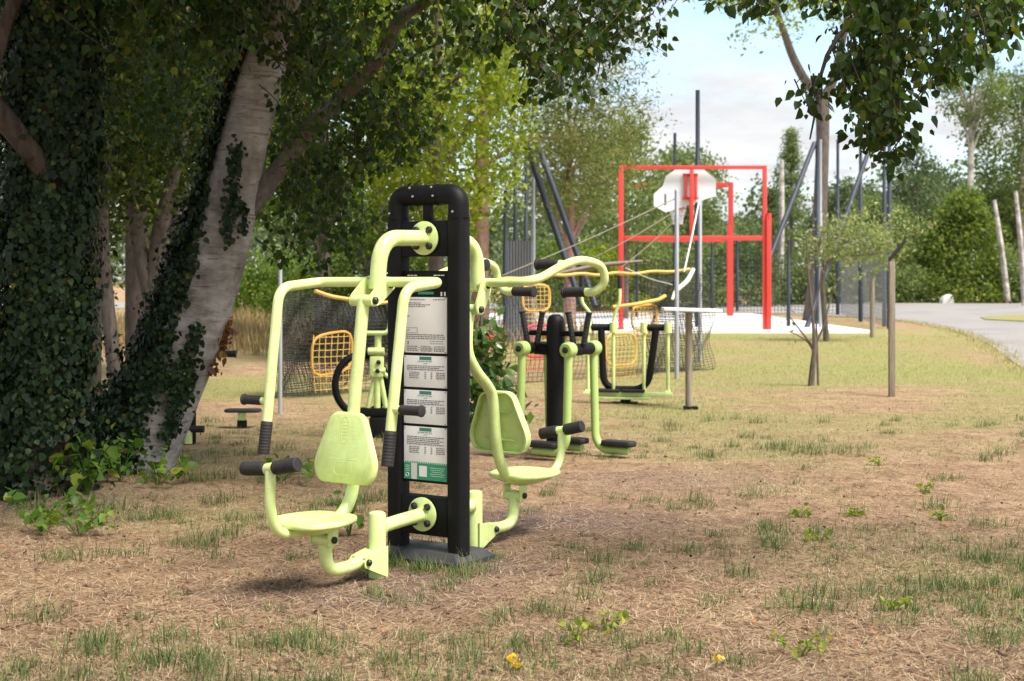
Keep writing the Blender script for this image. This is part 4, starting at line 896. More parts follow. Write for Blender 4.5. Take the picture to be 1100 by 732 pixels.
def ivy(name, label, path, radii, n, cover, leaf, base_extra=0):
    pts = np.array(path); r_ = np.interp(np.linspace(0, 1, len(pts)), np.linspace(0, 1, len(radii)), radii); u = rng.random(n) * (len(pts) - 1); i = np.clip(u.astype(int), 0, len(pts) - 2); f = (u - i)[:, None]
    c = pts[i] * (1 - f) + pts[i + 1] * f; t = unit(pts[i + 1] - pts[i]); ang = cover(u / (len(pts) - 1), n)
    e1 = unit(np.cross(t, A(0, 1, 0))); e2 = np.cross(t, e1)      # e1 points right of the trunk, -e2 or e2 to the camera
    e2 = np.where(e2[:, 1:2] > 0, -e2, e2); e1 = np.where(e1[:, 0:1] < 0, -e1, e1)
    o = e1 * np.cos(ang)[:, None] + e2 * np.sin(ang)[:, None]; rad = np.interp(u, np.arange(len(pts)), r_)
    # thick and thin places, by angle and height
    th = .01 + .07 * np.abs(rng.normal(size=n)) * (.4 + np.sin(ang * 3 + u * .9) ** 2)
    q = c + o * (rad + th * .8)[:, None]; return q, o
pp, rr_ = path_r([PL(34, 530, 46, 9.5), PL(42, 480, 40, 9.5), PL(46, 400, 38, 9.5), PL(50, 300, 37, 9.5), PL(54, 180, 38, 9.5), PL(58, 60, 38, 9.5), PL(64, -60, 39, 9.5), PL(70, -160, 35, 9.5)])
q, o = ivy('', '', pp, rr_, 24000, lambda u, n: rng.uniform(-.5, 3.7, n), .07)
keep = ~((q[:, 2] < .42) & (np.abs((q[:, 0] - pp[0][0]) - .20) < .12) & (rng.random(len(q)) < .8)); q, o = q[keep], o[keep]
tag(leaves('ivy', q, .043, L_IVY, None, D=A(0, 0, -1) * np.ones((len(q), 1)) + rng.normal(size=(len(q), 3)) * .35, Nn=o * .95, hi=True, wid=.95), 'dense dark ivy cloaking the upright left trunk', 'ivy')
pp, rr_ = path_r([PL(122, 520, 62), PL(136, 500, 56), PL(153, 465, 47), PL(178, 415, 41), PL(206, 345, 38), PL(227, 285, 34.5), PL(246, 220, 31), PL(262, 150, 27), PL(277, 90, 25), PL(293, 40, 23)])
def cov(u, n):      # angle from the right-hand side of the trunk: pi = left edge
    width = np.interp(u, [0, .12, .25, .4, .55, .7, 1], [2.4, 2.0, 1.75, 1.5, 1.25, 1.0, .8]); return math.pi - .35 * 0 + .35 - np.abs(rng.random(n)) * width
q, o = ivy('', '', pp, rr_, 9500, cov, .06)
keepz = rng.random(len(q)) < np.interp(q[:, 2], [0, 1.8, 2.6, 3.4], [1, .9, .6, .5]); q, o = q[keepz], o[keepz]
q2, o2 = ivy('', '', pp[8:24], rr_[:], 900, lambda u, n: 1.75 + .35 * np.sin(u * 9) + rng.normal(size=n) * .16, .06)
sp_pts = []
for (xa, ya, xb, yb, w_, n) in ((212, 350, 180, 470, 9, 420), (196, 392, 190, 430, 17, 330), (256, 150, 243, 260, 8, 260), (258, 215, 262, 250, 7, 60), (135, 430, 116, 515, 26, 1500), (176, 350, 150, 430, 17, 900), (203, 275, 178, 345, 11, 520), (222, 200, 206, 270, 6, 260)):
    u = rng.random(n)[:, None]; pxy = A(xa, ya) * (1 - u) + A(xb, yb) * u + rng.normal(size=(n, 2)) * w_ * .5
    # push on to the bark: distance from the trunk axis decides the depth
    tpy = np.array([p[2] for p in pp]); 
    for k in range(n):
        p = P(pxy[k, 0], pxy[k, 1], 10.6); i = int(np.argmin(np.abs(tpy - p[2]))); rad = np.interp(i / len(pp), np.linspace(0, 1, len(rr_)), rr_); dx = p[0] - pp[i][0]
        yy = 10.6 - math.sqrt(max(.0, rad ** 2 - dx ** 2)) * .97 - .02 - abs(rng.normal()) * .02; sp_pts.append((p * yy / 10.6) * A(1, 0, 1) + A(0, yy, CH * (1 - yy / 10.6)))
sp_pts = np.array(sp_pts); o3 = np.tile(A(0, -1, .2), (len(sp_pts), 1))
q = np.concatenate([q, sp_pts]); o = np.concatenate([o, o3])
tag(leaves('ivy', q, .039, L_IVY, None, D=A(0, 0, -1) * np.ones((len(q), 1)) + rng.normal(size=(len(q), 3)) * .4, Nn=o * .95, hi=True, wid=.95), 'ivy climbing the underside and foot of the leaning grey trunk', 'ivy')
q = np.array([P(rng.normal(241, 4) - (y - 350) * .42, y, 10.6) for y in rng.uniform(345, 400, 260)]) + rng.normal(size=(260, 3)) * .03
tag(leaves('creeper', q, .055, L_RUST, None, hang=.6, hi=True, wid=.8), 'rusty brown creeper leaves on the right edge of the leaning trunk', 'creeper')

# --- tree out of frame on the right whose branch hangs into the picture
rt_ = thing('overhanging_tree', 'dark leafy branch hanging into the top right corner', 'tree', (4.3, 6.6, 0))
m = MB().tube(catmull([A(4.3, 6.6, -.2), A(4.25, 6.6, 1.8), A(4.0, 6.7, 3.6), A(3.6, 6.8, 5.2)], 5), [.26, .2, .15, .08], 14, lump=.06)
def PB(px, py, Y): return P(px, py, Y)
for pts, r_ in (([A(4.05, 6.7, 3.4), A(3.0, 6.8, 3.35), A(2.1, 6.8, 3.0), PB(900, 40, 6.8), PB(870, 150, 6.8)], [.05, .035, .022, .012, .004]), ([A(4.1, 6.7, 3.1), PB(1090, 5, 6.8), PB(1040, 30, 6.8), PB(985, 110, 6.8)], [.04, .022, .014, .004]), ([PB(900, 0, 6.8), PB(850, -10, 6.7), PB(780, 8, 6.6)], [.014, .008, .003]), ([PB(912, 20, 6.8), PB(930, 90, 6.8), PB(948, 160, 6.8)], [.01, .006, .003])):
    m.tube(catmull(pts, 5), r_, 7)
m.build('trunk', BARK_DARK, rt_)
sp2 = hang_specs([(20, 800, 900, -25, 18, 6.3, 7.2, .15, .3, 0), (50, 908, 968, 5, 95, 6.2, 7.4, .2, .5, 0), (40, 914, 970, 80, 150, 6.3, 7.3, .2, .45, .15), (12, 905, 965, 140, 182, 6.5, 7.1, .15, .35, .1), (6, 862, 885, 100, 128, 6.5, 7, .12, .25, 0), (48, 960, 1085, -20, 75, 6.2, 7.2, .2, .45, 0), (14, 985, 1030, 55, 100, 6.4, 7.0, .15, .3, 0), (10, 765, 835, -12, 14, 6.4, 6.9, .08, .2, 0), (10, 1060, 1092, 10, 35, 6.4, 7, .15, .3, 0)], .35)
C_, D_, m = strands(sp2, .0145); m.build('twigs', BARK_DARK, rt_)
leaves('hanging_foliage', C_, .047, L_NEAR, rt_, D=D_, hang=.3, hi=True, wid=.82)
# --- dark drooping trees behind the two trunks
def at(px, Y): x = (px - CX) * Y / F; return (x, Y, float(height(x, Y)))
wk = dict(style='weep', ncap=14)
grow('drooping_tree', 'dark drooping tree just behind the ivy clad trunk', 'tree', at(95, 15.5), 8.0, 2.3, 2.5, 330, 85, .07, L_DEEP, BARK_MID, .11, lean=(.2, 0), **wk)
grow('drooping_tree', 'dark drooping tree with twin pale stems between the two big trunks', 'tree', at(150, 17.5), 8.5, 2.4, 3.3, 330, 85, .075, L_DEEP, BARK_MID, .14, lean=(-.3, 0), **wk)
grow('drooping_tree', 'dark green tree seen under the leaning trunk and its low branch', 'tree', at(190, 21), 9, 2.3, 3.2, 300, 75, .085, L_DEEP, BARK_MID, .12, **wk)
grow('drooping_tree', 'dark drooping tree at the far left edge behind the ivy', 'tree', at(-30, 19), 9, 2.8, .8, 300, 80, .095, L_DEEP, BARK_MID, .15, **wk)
m = thing('forked_tree', 'slim forked grey tree between the two big trunks', 'tree', at(168, 14.6))
mm = MB(); 
for br in ([PL(160, 425, 14, 14.6), PL(160, 370, 12, 14.6), PL(165, 320, 10, 14.6), PL(172, 250, 9, 14.6), PL(186, 190, 7, 14.6), PL(205, 120, 4, 14.6)], [PL(164, 325, 9, 14.6), PL(152, 280, 8, 14.6), PL(146, 240, 7, 14.6), PL(140, 180, 4, 14.6)]):
    pp, rr_ = path_r(br); mm.tube(pp, rr_, 12, lump=.06)
mm.build('trunk', BARK_MID, m)
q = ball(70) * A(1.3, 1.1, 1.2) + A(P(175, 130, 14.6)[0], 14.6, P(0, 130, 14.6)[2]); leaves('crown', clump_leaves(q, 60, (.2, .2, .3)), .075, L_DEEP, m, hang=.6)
m = thing('slim_tree', 'thin curved stem close left of the forked grey tree', 'tree', at(120, 14.2)); mm = MB(); pp, rr_ = path_r([PL(130, 432, 9, 14.2), PL(120, 370, 8, 14.2), PL(114, 310, 7, 14.2), PL(112, 240, 5, 14.2), PL(118, 150, 3, 14.2)]); mm.tube(pp, rr_, 10, lump=.06).build('trunk', BARK_MID, m)
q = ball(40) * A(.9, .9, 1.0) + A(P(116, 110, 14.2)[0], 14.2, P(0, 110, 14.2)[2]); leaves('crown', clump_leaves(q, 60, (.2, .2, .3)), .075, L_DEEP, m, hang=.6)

# --- middle distance
grow('leafy_tree', 'bright yellow green tree behind the black tower', 'tree', at(470, 25), 9.0, 1.75, 1.9, 330, 60, .10, L_YEL, BARK_MID, .12, sig=(.24, .24, .2))
grow('leafy_tree', 'mid green tree behind the low branch of the leaning trunk', 'tree', at(345, 30), 9.5, 2.1, 2.2, 330, 60, .11, L_MID, BARK_MID, .13, sig=(.28, .28, .22))
grow('leafy_tree', 'tall mid green tree behind the nearest pull bar', 'tree', at(408, 33), 11, 2.4, 1.7, 340, 60, .13, L_MID, BARK_MID, .16, sig=(.32, .32, .26))
grow('leafy_tree', 'mid green tree far behind the leaning trunk foot', 'tree', at(230, 44), 10, 2.8, 2.0, 320, 60, .14, L_MID, BARK_MID, .16, sig=(.34, .34, .28))
pt = thing('pine_tree', 'reddish trunked pine right behind the black tower', 'tree', at(516, 32)); mm = MB(); pp, rr_ = path_r([PL(517, 372, 9.5, 32), PL(516, 300, 8.5, 32), PL(517, 220, 8, 32), PL(519, 130, 7, 32), PL(523, 40, 6, 32), PL(528, -60, 4, 32)]); mm.tube(pp, rr_, 12, lump=.05)
for br in ([PL(516, 235, 5, 32), PL(500, 214, 4, 32), PL(480, 196, 2, 31.8)], [PL(519, 130, 4, 32), PL(560, 95, 3, 32), PL(610, 80, 1.5, 31.5)], [PL(521, 80, 4, 32), PL(570, 40, 3, 32), PL(640, 35, 1.2, 32)], [PL(517, 180, 3, 32), PL(570, 150, 2.4, 32), PL(630, 150, 1, 32.5)]): pp, rr_ = path_r(br); mm.tube(pp, rr_, 7)
mm.build('trunk', BARK_PINE, pt)
q = np.concatenate([np.array([P(rng.uniform(505, 690), rng.uniform(-30, 180), rng.uniform(30.5, 34)) for _ in range(150)]), np.array([P(rng.normal(600, 45), rng.normal(85, 45), rng.uniform(31, 34)) for _ in range(120)])])
leaves('crown', clump_leaves(q, 55, (.24, .24, .13)), .13, L_PINE, pt, wid=.25)
grow('pine_tree', 'olive crowned pine behind the two diagonal stays', 'tree', at(612, 44), 7.6, 2.2, 2.6, 170, 60, .17, L_PINE, BARK_PINE, .16, 'pine', sig=(.32, .32, .2))
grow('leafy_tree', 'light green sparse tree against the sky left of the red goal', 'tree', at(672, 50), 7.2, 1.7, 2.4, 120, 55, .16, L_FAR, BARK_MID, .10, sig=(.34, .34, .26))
sh = grow('shrub', 'big dark shrub behind the slack net', 'shrub', at(392, 26), 2.0, 1.35, .1, 150, 60, .07, L_DARK, BARK_MID, .05, 'bush', sig=(.2, .2, .16))
grow('shrub', 'glossy laurel shrub peeping out right of the black tower', 'shrub', at(517, 13.2), 1.38, .30, .1, 50, 20, .11, L_LAUREL, BARK_MID, .03, 'bush', sig=(.09, .09, .09))
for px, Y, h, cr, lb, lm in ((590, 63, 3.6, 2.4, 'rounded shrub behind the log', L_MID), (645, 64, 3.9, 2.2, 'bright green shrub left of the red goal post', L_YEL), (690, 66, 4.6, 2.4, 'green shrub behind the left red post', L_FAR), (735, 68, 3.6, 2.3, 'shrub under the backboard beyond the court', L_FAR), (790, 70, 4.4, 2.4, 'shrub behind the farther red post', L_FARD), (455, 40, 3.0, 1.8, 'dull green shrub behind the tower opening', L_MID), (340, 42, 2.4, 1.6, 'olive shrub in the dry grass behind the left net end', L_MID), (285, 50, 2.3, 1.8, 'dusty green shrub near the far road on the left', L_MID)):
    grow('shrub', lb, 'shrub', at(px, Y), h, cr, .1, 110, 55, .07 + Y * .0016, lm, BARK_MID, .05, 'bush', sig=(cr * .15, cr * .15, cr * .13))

# --- far trees on the right and beyond the court
fk = at(885, 50); ft = thing('forked_pine', 'tall forked pine trunk rising behind the court fence', 'tree', fk); mm = MB()
for br in ([PL(872, 352, 11, 50), PL(877, 300, 8.5, 50), PL(881, 220, 7.5, 50), PL(884, 150, 7, 50), PL(883, 104, 8, 50)], [PL(883, 106, 6, 50), PL(866, 88, 5, 50), PL(852, 62, 4.5, 50), PL(844, 40, 4, 50), PL(836, 15, 3.2, 50), PL(826, -30, 2.5, 50)], [PL(883, 106, 6, 50), PL(893, 92, 5, 50), PL(900, 65, 4, 50), PL(908, 30, 3.5, 50), PL(915, -30, 2.5, 50)], [PL(838, 20, 2.5, 50), PL(815, 0, 2, 50), PL(790, -20, 1, 50)]):
    pp, rr_ = path_r(br); mm.tube(pp, rr_, 10, lump=.05)
mm.build('trunk', BARK_MID, ft)
q = np.concatenate([np.array([P(rng.normal(835, 40), rng.normal(-12, 22), rng.uniform(48, 52)) for _ in range(70)]), np.array([P(rng.normal(925, 30), rng.normal(-25, 22), rng.uniform(48, 52)) for _ in range(60)])])
leaves('crown', clump_leaves(q, 50, (.3, .3, .2)), .17, L_YEL, ft, wid=.5)
def ht(Y, py): return CH + (HZ - py) * Y / F - .3
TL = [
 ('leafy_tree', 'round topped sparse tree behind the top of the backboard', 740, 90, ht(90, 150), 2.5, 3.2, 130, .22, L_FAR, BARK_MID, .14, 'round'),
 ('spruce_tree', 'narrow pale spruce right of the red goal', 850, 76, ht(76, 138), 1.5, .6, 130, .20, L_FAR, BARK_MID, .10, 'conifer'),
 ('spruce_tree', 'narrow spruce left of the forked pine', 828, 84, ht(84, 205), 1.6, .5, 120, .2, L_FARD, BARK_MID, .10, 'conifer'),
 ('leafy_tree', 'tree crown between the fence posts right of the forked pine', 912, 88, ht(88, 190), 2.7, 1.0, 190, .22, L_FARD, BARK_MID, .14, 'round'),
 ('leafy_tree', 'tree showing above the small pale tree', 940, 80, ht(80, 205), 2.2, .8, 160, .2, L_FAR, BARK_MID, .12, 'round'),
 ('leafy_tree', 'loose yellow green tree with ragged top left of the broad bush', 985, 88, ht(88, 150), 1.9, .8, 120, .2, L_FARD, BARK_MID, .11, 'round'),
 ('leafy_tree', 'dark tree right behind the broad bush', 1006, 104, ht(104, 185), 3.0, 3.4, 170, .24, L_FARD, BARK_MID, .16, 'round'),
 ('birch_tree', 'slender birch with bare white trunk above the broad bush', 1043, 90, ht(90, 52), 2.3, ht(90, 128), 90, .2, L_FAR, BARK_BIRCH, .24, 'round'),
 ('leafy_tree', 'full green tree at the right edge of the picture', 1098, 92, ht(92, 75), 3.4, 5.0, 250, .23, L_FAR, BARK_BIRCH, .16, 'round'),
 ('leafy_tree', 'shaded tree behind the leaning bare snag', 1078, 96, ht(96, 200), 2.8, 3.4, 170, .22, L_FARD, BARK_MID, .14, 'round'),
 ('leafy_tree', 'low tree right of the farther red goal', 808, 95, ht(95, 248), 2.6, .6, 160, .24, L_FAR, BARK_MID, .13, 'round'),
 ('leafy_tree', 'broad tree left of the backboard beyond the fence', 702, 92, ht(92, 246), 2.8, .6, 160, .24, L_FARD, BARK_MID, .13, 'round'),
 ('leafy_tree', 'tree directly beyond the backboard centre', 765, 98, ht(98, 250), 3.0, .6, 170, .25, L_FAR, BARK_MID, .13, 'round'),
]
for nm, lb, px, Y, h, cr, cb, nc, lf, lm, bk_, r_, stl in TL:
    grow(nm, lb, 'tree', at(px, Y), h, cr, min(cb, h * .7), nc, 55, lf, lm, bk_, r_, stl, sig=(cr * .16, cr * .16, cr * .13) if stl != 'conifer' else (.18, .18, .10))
bb_ = grow('broad_bush', 'broad bushy tree reaching the ground beside the road', 'tree', at(1037, 77), 5.8, 3.3, .0, 320, 60, .2, L_BUSH, BARK_MID, .14, 'cone', sig=(.30, .30, .26))
for px, y0, y1, Y, r_, lean, lb in ((837, 328, 172, 72, .17, 3, 'bare grey snag left of the narrow spruce'), (1083, 300, 215, 74, .16, -15, 'pale leaning snag right of the broad bush'), (1101, 310, 205, 70, .15, -10, 'white birch stem at the right picture edge')):
    a = P(px, y0, Y); a[2] = float(height(a[0], Y)) - .1; b_ = P(px + lean, y1, Y); tag(MB().tube(catmull([a, (a + b_) / 2 + A(.05, 0, 0), b_], 4), [r_, r_ * .9, r_ * .6], 9, lump=.05).build('dead_snag', BARK_BIRCH), lb, 'dead tree')
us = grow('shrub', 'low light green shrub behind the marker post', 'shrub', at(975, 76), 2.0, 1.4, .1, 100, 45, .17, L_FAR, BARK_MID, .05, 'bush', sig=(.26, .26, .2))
for px, Y, sc, lb in ((1092, 76, 1.2, 'shrub at the right picture edge beyond the road'), (905, 74, 1.15, 'shrub behind the wire mesh fence'), (860, 72, 1.0, 'shrub at the foot of the narrow spruce'), (940, 82, 1.3, 'shrub left of the low light green one beyond the road')):
    copy_tree(us, at(px, Y), rng.uniform(0, 6), sc, lb)
# the far wood: one mass
WC = []
for _ in range(95):
    Y = rng.uniform(135, 210); px = rng.uniform(-60, 1160); x = (px - CX) * Y / F; h = rng.uniform(7.5, 12) * (1.25 if px < 640 or px > 820 else .82); n = 22
    q = ball(n) * A(3.4, 3.4, h * .48) + A(x, Y, h * .5 + .7); WC.append(clump_leaves(q, 36, (.8, .8, .6)))
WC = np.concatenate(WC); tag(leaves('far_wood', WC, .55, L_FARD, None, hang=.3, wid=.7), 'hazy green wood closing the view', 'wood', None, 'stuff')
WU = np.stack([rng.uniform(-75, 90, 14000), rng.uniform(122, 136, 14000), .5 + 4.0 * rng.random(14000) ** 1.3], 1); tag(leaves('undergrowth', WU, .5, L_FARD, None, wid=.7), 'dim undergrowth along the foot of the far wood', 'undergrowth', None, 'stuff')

# --- young trees in the lawn
c = G(872, 415); sa = thing('sapling', 'bare twiggy sapling in the dry lawn', 'sapling', c); mm = MB()
Ys = c[1]
for br in ([PL(871, 417, 3.6, Ys), PL(873, 395, 3.2, Ys), PL(875, 372, 2.4, Ys), PL(873, 340, 1.6, Ys), PL(868, 290, 1.1, Ys), PL(866, 250, .5, Ys)], [PL(875, 374, 1.6, Ys), PL(862, 358, 1.1, Ys), PL(848, 340, .6, Ys)], [PL(875, 372, 1.6, Ys), PL(884, 352, 1.1, Ys), PL(893, 318, .7, Ys), PL(898, 298, .4, Ys)], [PL(875, 380, 1.1, Ys), PL(866, 366, .8, Ys), PL(846, 355, .4, Ys)], [PL(874, 342, 1, Ys), PL(880, 310, .7, Ys), PL(884, 270, .4, Ys)], [PL(879, 417, 1.4, Ys), PL(878, 380, 1.2, Ys), PL(877, 345, 1, Ys)]):
    pp, rr_ = path_r(br); mm.tube(pp, rr_, 7)
mm.build('stem', BARK_MID, sa); q = np.array([P(*pq, Ys) for pq in ((866, 255), (870, 285), (896, 305), (850, 345), (884, 276), (848, 357))]); leaves('foliage', clump_leaves(q, 7, (.05, .05, .07)), .05, L_PALE, sa, hi=True)
c = G(888, 367); sb_ = thing('young_tree', 'small tree with pale olive crown leaning right behind the sapling', 'tree', c); mm = MB(); Ys = c[1]
for br in ([PL(888, 368, 3.5, Ys), PL(885, 330, 3, Ys), PL(884, 296, 2.8, Ys), PL(892, 280, 2.4, Ys), PL(905, 262, 1.6, Ys), PL(930, 250, 1, Ys)], [PL(886, 290, 2, Ys), PL(880, 268, 1.4, Ys), PL(884, 245, .8, Ys)], [PL(898, 272, 1.6, Ys), PL(925, 275, 1, Ys), PL(960, 268, .6, Ys)]):
    pp, rr_ = path_r(br); mm.tube(pp, rr_, 8)
mm.build('trunk', BARK_MID, sb_); q = np.concatenate([np.array([P(rng.normal(918, 22), rng.normal(262, 16), Ys + rng.normal() * .5) for _ in range(64)]), np.array([P(rng.normal(950, 15), rng.normal(258, 15), Ys + rng.normal() * .4) for _ in range(40)]), np.array([P(rng.normal(888, 10), rng.normal(268, 8), Ys + rng.normal() * .3) for _ in range(12)])])
leaves('crown', clump_leaves(q, 28, (.16, .16, .11)), .10, L_PALE, sb_, wid=.45)

# ------------------------------------------------------------------ ground cover
def frustum(n, y0, y1, power=1.6, margin=1.06):
    u = rng.random(n); p = 1 - power; Y = (y0 ** p + u * (y1 ** p - y0 ** p)) ** (1 / p); x = rng.uniform(-.36, .36, n) * margin * Y
    return x, Y
def onground(x, y, dz=0): return np.stack([x, y, height(x, y) + dz], 1)
x, y = frustum(95000, 4.7, 17, 1.9); tag(blades('dry_grass', onground(x, y, .003), .085, .0026 + .0001 * y, STRAW, lean=1, flat=1), 'pale dry straw lying flat over the bare soil', 'dry grass', None, 'stuff')
x, y = frustum(60000, 4.7, 16, 1.9); k = rng.random(len(x)) < .18 + .3 * fbm(x, y, 1.3, 40); x, y = x[k], y[k]; 
xb, yb = frustum(26000, 4.7, 15, 1.9); tag(blades('dry_grass', onground(xb, yb, .004), .06, .003, LITTER, lean=1, flat=1), 'dark brown dead grass matted between the pale straw', 'dry grass', None, 'stuff')
sd = blades('dry_grass', onground(x, y, -.004), .035, .0025, STRAW, lean=.9); tag(sd, 'short upright straw stubble in the lawn', 'dry grass', None, 'stuff')
x, y = frustum(150000, 4.7, 24, 1.9); g = greenness(x, y); k = rng.random(len(x)) < np.clip(g * 1.2, 0.01, .85) ** 1.6; x, y = x[k], y[k]
tag(blades('grass', onground(x, y, -.004), .042, .0035, BLADE, lean=.7), 'short green grass thinly grown through the straw', 'grass', None, 'stuff')
# separate tufts, sown as in the lawn: dense to the right front and left front
tc = []
for _ in range(420):
    xx, yy = frustum(1, 4.8, 13, 1.7); g = float(greenness(xx, yy)[0]) if True else 0
    if rng.random() < .16 + g: tc.append((xx[0], yy[0]))
for px, py in ((265, 620), (510, 615), (195, 640), (450, 640), (650, 605), (640, 625), (690, 610), (895, 605), (840, 600), (790, 640), (700, 630), (600, 600), (740, 660), (560, 690), (590, 715), (330, 700), (220, 720), (690, 715), (800, 715), (160, 715), (40, 715), (470, 690), (720, 690), (860, 660), (930, 640)):
    q = G(px, py); tc.append((q[0], q[1]))
for _ in range(1500):
    xx, yy = frustum(1, 4.8, 15, 1.7)
    if rng.random() < .07 + .55 * float(greenness(xx, yy)[0]) ** 1.2:
        n_ = rng.integers(1, 4)
        for q in rng.normal(size=(n_, 2)) * .11: tc.append((xx[0] + q[0], yy[0] + q[1]))
for _ in range(46):      # grass left uncut against the feet of the machine
    a = rng.uniform(-.32, .32); b_ = rng.choice([-1, 1]) * rng.uniform(.0, .05) + rng.choice([-.27, .19]); q = W(a, b_, 0); tc.append((q[0], q[1]))
tc = np.array(tc); sz = .26 + 1.05 * rng.random(len(tc)) ** 2.2; sz[420:] *= .85; nb = (62 * sz).astype(int) + 3
c = np.repeat(tc, nb, 0) + rng.normal(size=(nb.sum(), 2)) * (.016 + .040 * np.repeat(sz, nb)[:, None])
tag(blades('grass_tufts', onground(c[:, 0], c[:, 1], -.005), .10 * np.repeat(sz, nb) ** .7, .0044, TUFT, lean=.85), 'uneven green grass tufts and mats over the dry lawn', 'grass', None, 'stuff')
x, y = frustum(5200, 4.8, 18, 1.7); tag(leaves('fallen_leaves', onground(x, y, .008), .028, LITTER, None, up=4, D=rng.normal(size=(len(x), 3)) * A(1, 1, .1), wid=.6), 'small brown fallen leaves over the lawn', 'fallen leaves', None, 'stuff')
# rough tall grass on the left bank and along the far edges
x = np.concatenate([rng.uniform(-13, -3.2, 16000), rng.uniform(-8, 2, 5000)]); y = np.concatenate([rng.uniform(27, 60, 16000), rng.uniform(30, 37, 5000)]); tall = .30 + .55 * fbm(x, y, .35, 60)
k = (fbm(x, y, .28, 71) > .40); x, y, tall = x[k], y[k], tall[k]
tag(blades('tall_grass', onground(x, y, -.02), tall, .022, DRYTALL, lean=.35), 'tall dry grass on the rough bank behind the nets', 'tall grass', None, 'stuff')
x = rng.uniform(-1, 12, 60000); y = rng.uniform(15, 37, 60000); k = rng.random(len(x)) < np.clip(greenness(x, y), 0, 1); x, y = x[k], y[k]
tag(blades('meadow_grass', onground(x, y, -.005), .055, .006, MEADOW, lean=.9), 'yellowing grass of the farther lawn', 'grass', None, 'stuff')
lp = np.array([p[:2] for p in left]); u = rng.random(7000) * (len(lp) - 6); i = u.astype(int); q = lp[i] * (1 - (u - i))[:, None] + lp[i + 1] * (u - i)[:, None] + rng.normal(size=(7000, 2)) * .16
tag(blades('verge_grass', onground(q[:, 0], q[:, 1], .0), .11, .012, MEADOW, lean=.9), 'ragged dry grass creeping over the road edge', 'grass', None, 'stuff')
# broad-leaved weeds
def weed(name, label, cat, c, n, spread, h, leaf, mat, group=None):
    root = thing(name, label, cat, c, group); mm = MB(); L_ = []
    for _ in range(n):
        a = rng.uniform(0, 6.283); r_ = spread * rng.random() ** .6; t_ = A(c[0] + r_ * math.cos(a), c[1] + r_ * math.sin(a), c[2] + h * rng.uniform(.35, 1)); mid = (t_ + c) / 2 + A(0, 0, h * .15)
        mm.tube(catmull([A(*c) - A(0, 0, .02), mid, t_], 3), .0022, 4, False); L_ += [t_ + rng.normal(size=3) * leaf * .5 for _ in range(4)]
    mm.build('stems', mat, root); leaves('leaves', np.array(L_), leaf, mat, root, up=1.2, hi=True, wid=.8); return root
for i, (px, py, n, sp_r, h, lf, lb) in enumerate(((95, 540, 16, .22, .38, .075, 'bright leafy weed tall against the ivy trunk foot'), (130, 528, 14, .2, .30, .07, 'leafy weed at the foot of the leaning trunk'), (170, 528, 14, .24, .20, .06, 'low leafy weed right of the leaning trunk foot'), (45, 570, 18, .3, .17, .06, 'spreading weed low at the left edge in front of the trunks'), (85, 575, 14, .26, .14, .055, 'yellowish weed in front of the weeds by the trunks'), (300, 520, 16, .3, .14, .05, 'flowering weed patch behind the nearest foot rollers'), (375, 578, 9, .07, .22, .05, 'small weed under the nearest seat arm'))):
    q = G(px, py); weed('weed_plant', lb, 'weed', (q[0], q[1], float(height(q[0], q[1]))), n, sp_r, h, lf, L_WEED)
for px, py, s in ((620, 690, 1), (650, 680, 1), (860, 705, 1.1), (860, 555, .8), (990, 530, 1), (945, 500, .8), (920, 555, .7), (1010, 560, .8), (880, 585, .7), (960, 660, .8)):
    q = G(px, py); weed('weed_plant', 'small yellow green weed scattered in the right half of the lawn', 'weed', (q[0], q[1], float(height(q[0], q[1]))), 9, .09 * s, .07 * s, .026, L_SPROUT, 'small weeds in the lawn')
for px, py in ((545, 718), (552, 726), (768, 722)):
    q = G(px, py); root = thing('yellow_flower', 'tiny yellow flower at the bottom edge of the lawn', 'flower', (q[0], q[1], 0), 'yellow flowers in the lawn'); z0 = float(height(q[0], q[1]))
    MB().tube([A(q[0], q[1], z0 - .01), A(q[0] + .01, q[1], z0 + .05)], .0015, 5).build('stalk', L_WEED, root); leaves('petals', A(q[0] + .01, q[1], z0 + .05) + rng.normal(size=(22, 3)) * .006, .018, PETAL, root, up=1)

# ------------------------------------------------------------------ light, sky, camera
EL, AZ = 58, 128       # azimuth measured clockwise from +Y
sd_ = A(math.sin(R(AZ)) * math.cos(R(EL)), math.cos(R(AZ)) * math.cos(R(EL)), math.sin(R(EL)))
sun = bpy.data.lights.new('sun', 'SUN'); sun.energy = 2.7; sun.angle = R(24); sun.color = (1, .95, .87)
so = bpy.data.objects.new('sun', sun); COL.objects.link(so); so.rotation_euler = Vector(tuple(sd_)).to_track_quat('Z', 'Y').to_euler(); so.location = (5, -5, 30)
wd = bpy.data.worlds.new('World'); S.world = wd; wd.use_nodes = True; nt = wd.node_tree; nt.nodes.clear()
out = N(nt, 'ShaderNodeOutputWorld'); bg = N(nt, 'ShaderNodeBackground'); sky = N(nt, 'ShaderNodeTexSky', sky_type='NISHITA'); sky.sun_disc = False
sky.sun_elevation = R(EL); sky.sun_rotation = R(AZ); sky.air_density = 1.0; sky.dust_density = 1.5; sky.ozone_density = 1.0
tcw = N(nt, 'ShaderNodeTexCoord'); sx = N(nt, 'ShaderNodeSeparateXYZ'); nt.links.new(tcw.outputs['Generated'], sx.inputs[0])
mz = N(nt, 'ShaderNodeMath', operation='ADD'); mz.inputs[1].default_value = .16; nt.links.new(sx.outputs['Z'], mz.inputs[0])
mx = N(nt, 'ShaderNodeMath', operation='MAXIMUM'); mx.inputs[1].default_value = .03; nt.links.new(mz.outputs[0], mx.inputs[0])
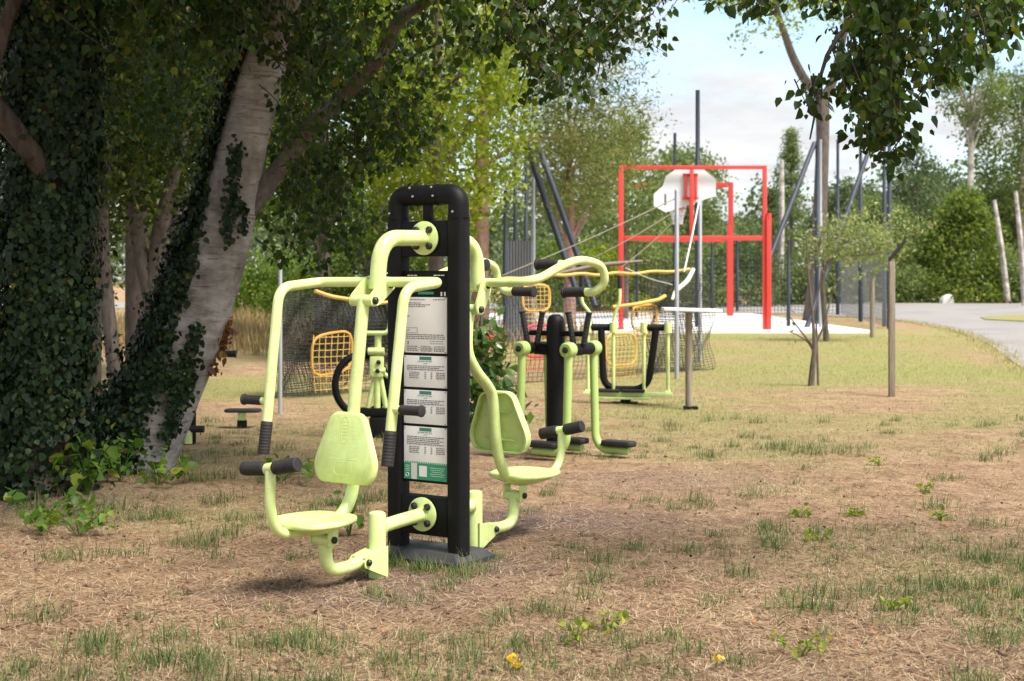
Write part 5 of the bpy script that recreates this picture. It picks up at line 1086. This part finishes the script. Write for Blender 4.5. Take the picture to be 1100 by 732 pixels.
vd = N(nt, 'ShaderNodeVectorMath', operation='SCALE'); dv = N(nt, 'ShaderNodeMath', operation='DIVIDE'); dv.inputs[0].default_value = 1; nt.links.new(mx.outputs[0], dv.inputs[1])
nt.links.new(tcw.outputs['Generated'], vd.inputs[0]); nt.links.new(dv.outputs[0], vd.inputs['Scale'])
mp = N(nt, 'ShaderNodeMapping'); mp.inputs['Location'].default_value = (1.35, .5, 0); mp.inputs['Scale'].default_value = (1, 1, .7); nt.links.new(vd.outputs[0], mp.inputs['Vector'])
nz = noise(nt, 1.15, 9, .55, mp.outputs[0], .25); cr_ = ramp(nt, [(.45, (0, 0, 0)), (.55, (1, 1, 1))]); nt.links.new(nz.outputs[0], cr_.inputs[0])
nz2 = noise(nt, 2.2, 6, .6, mp.outputs[0]); cr2 = ramp(nt, [(.3, (2.6, 2.7, 2.85)), (.7, (3.7, 3.7, 3.7))]); nt.links.new(nz2.outputs[0], cr2.inputs[0])
cc = mix(nt, cr_.outputs[0], sky.outputs[0], cr2.outputs[0]); nt.links.new(cc, bg.inputs['Color']); bg.inputs['Strength'].default_value = .10; nt.links.new(bg.outputs[0], out.inputs[0])

cam = bpy.data.cameras.new('camera'); co = bpy.data.objects.new('camera', cam); COL.objects.link(co); S.camera = co
co.location = (0, 0, CH); co.rotation_euler = (R(90), 0, 0); cam.lens = 50; cam.sensor_width = 36; cam.shift_y = -66 / 1100
cam.clip_end = 1500; cam.clip_start = .1; cam.dof.use_dof = True; cam.dof.focus_distance = 7.3; cam.dof.aperture_fstop = 4.5
S.view_settings.view_transform = 'Standard'; S.view_settings.look = 'None'; S.view_settings.gamma = 1; S.view_settings.exposure = 1.55; S.view_settings.use_curve_mapping = False
S.render.engine = 'CYCLES'; cy = S.cycles; cy.max_bounces = 6; cy.diffuse_bounces = 3; cy.glossy_bounces = 2; cy.transmission_bounces = 3; cy.transparent_max_bounces = 4
cy.use_denoising = True; cy.caustics_reflective = False; cy.caustics_refractive = False; cy.sample_clamp_indirect = 6
for o in S.objects:
    if '_o' in o.keys(): del o['_o']
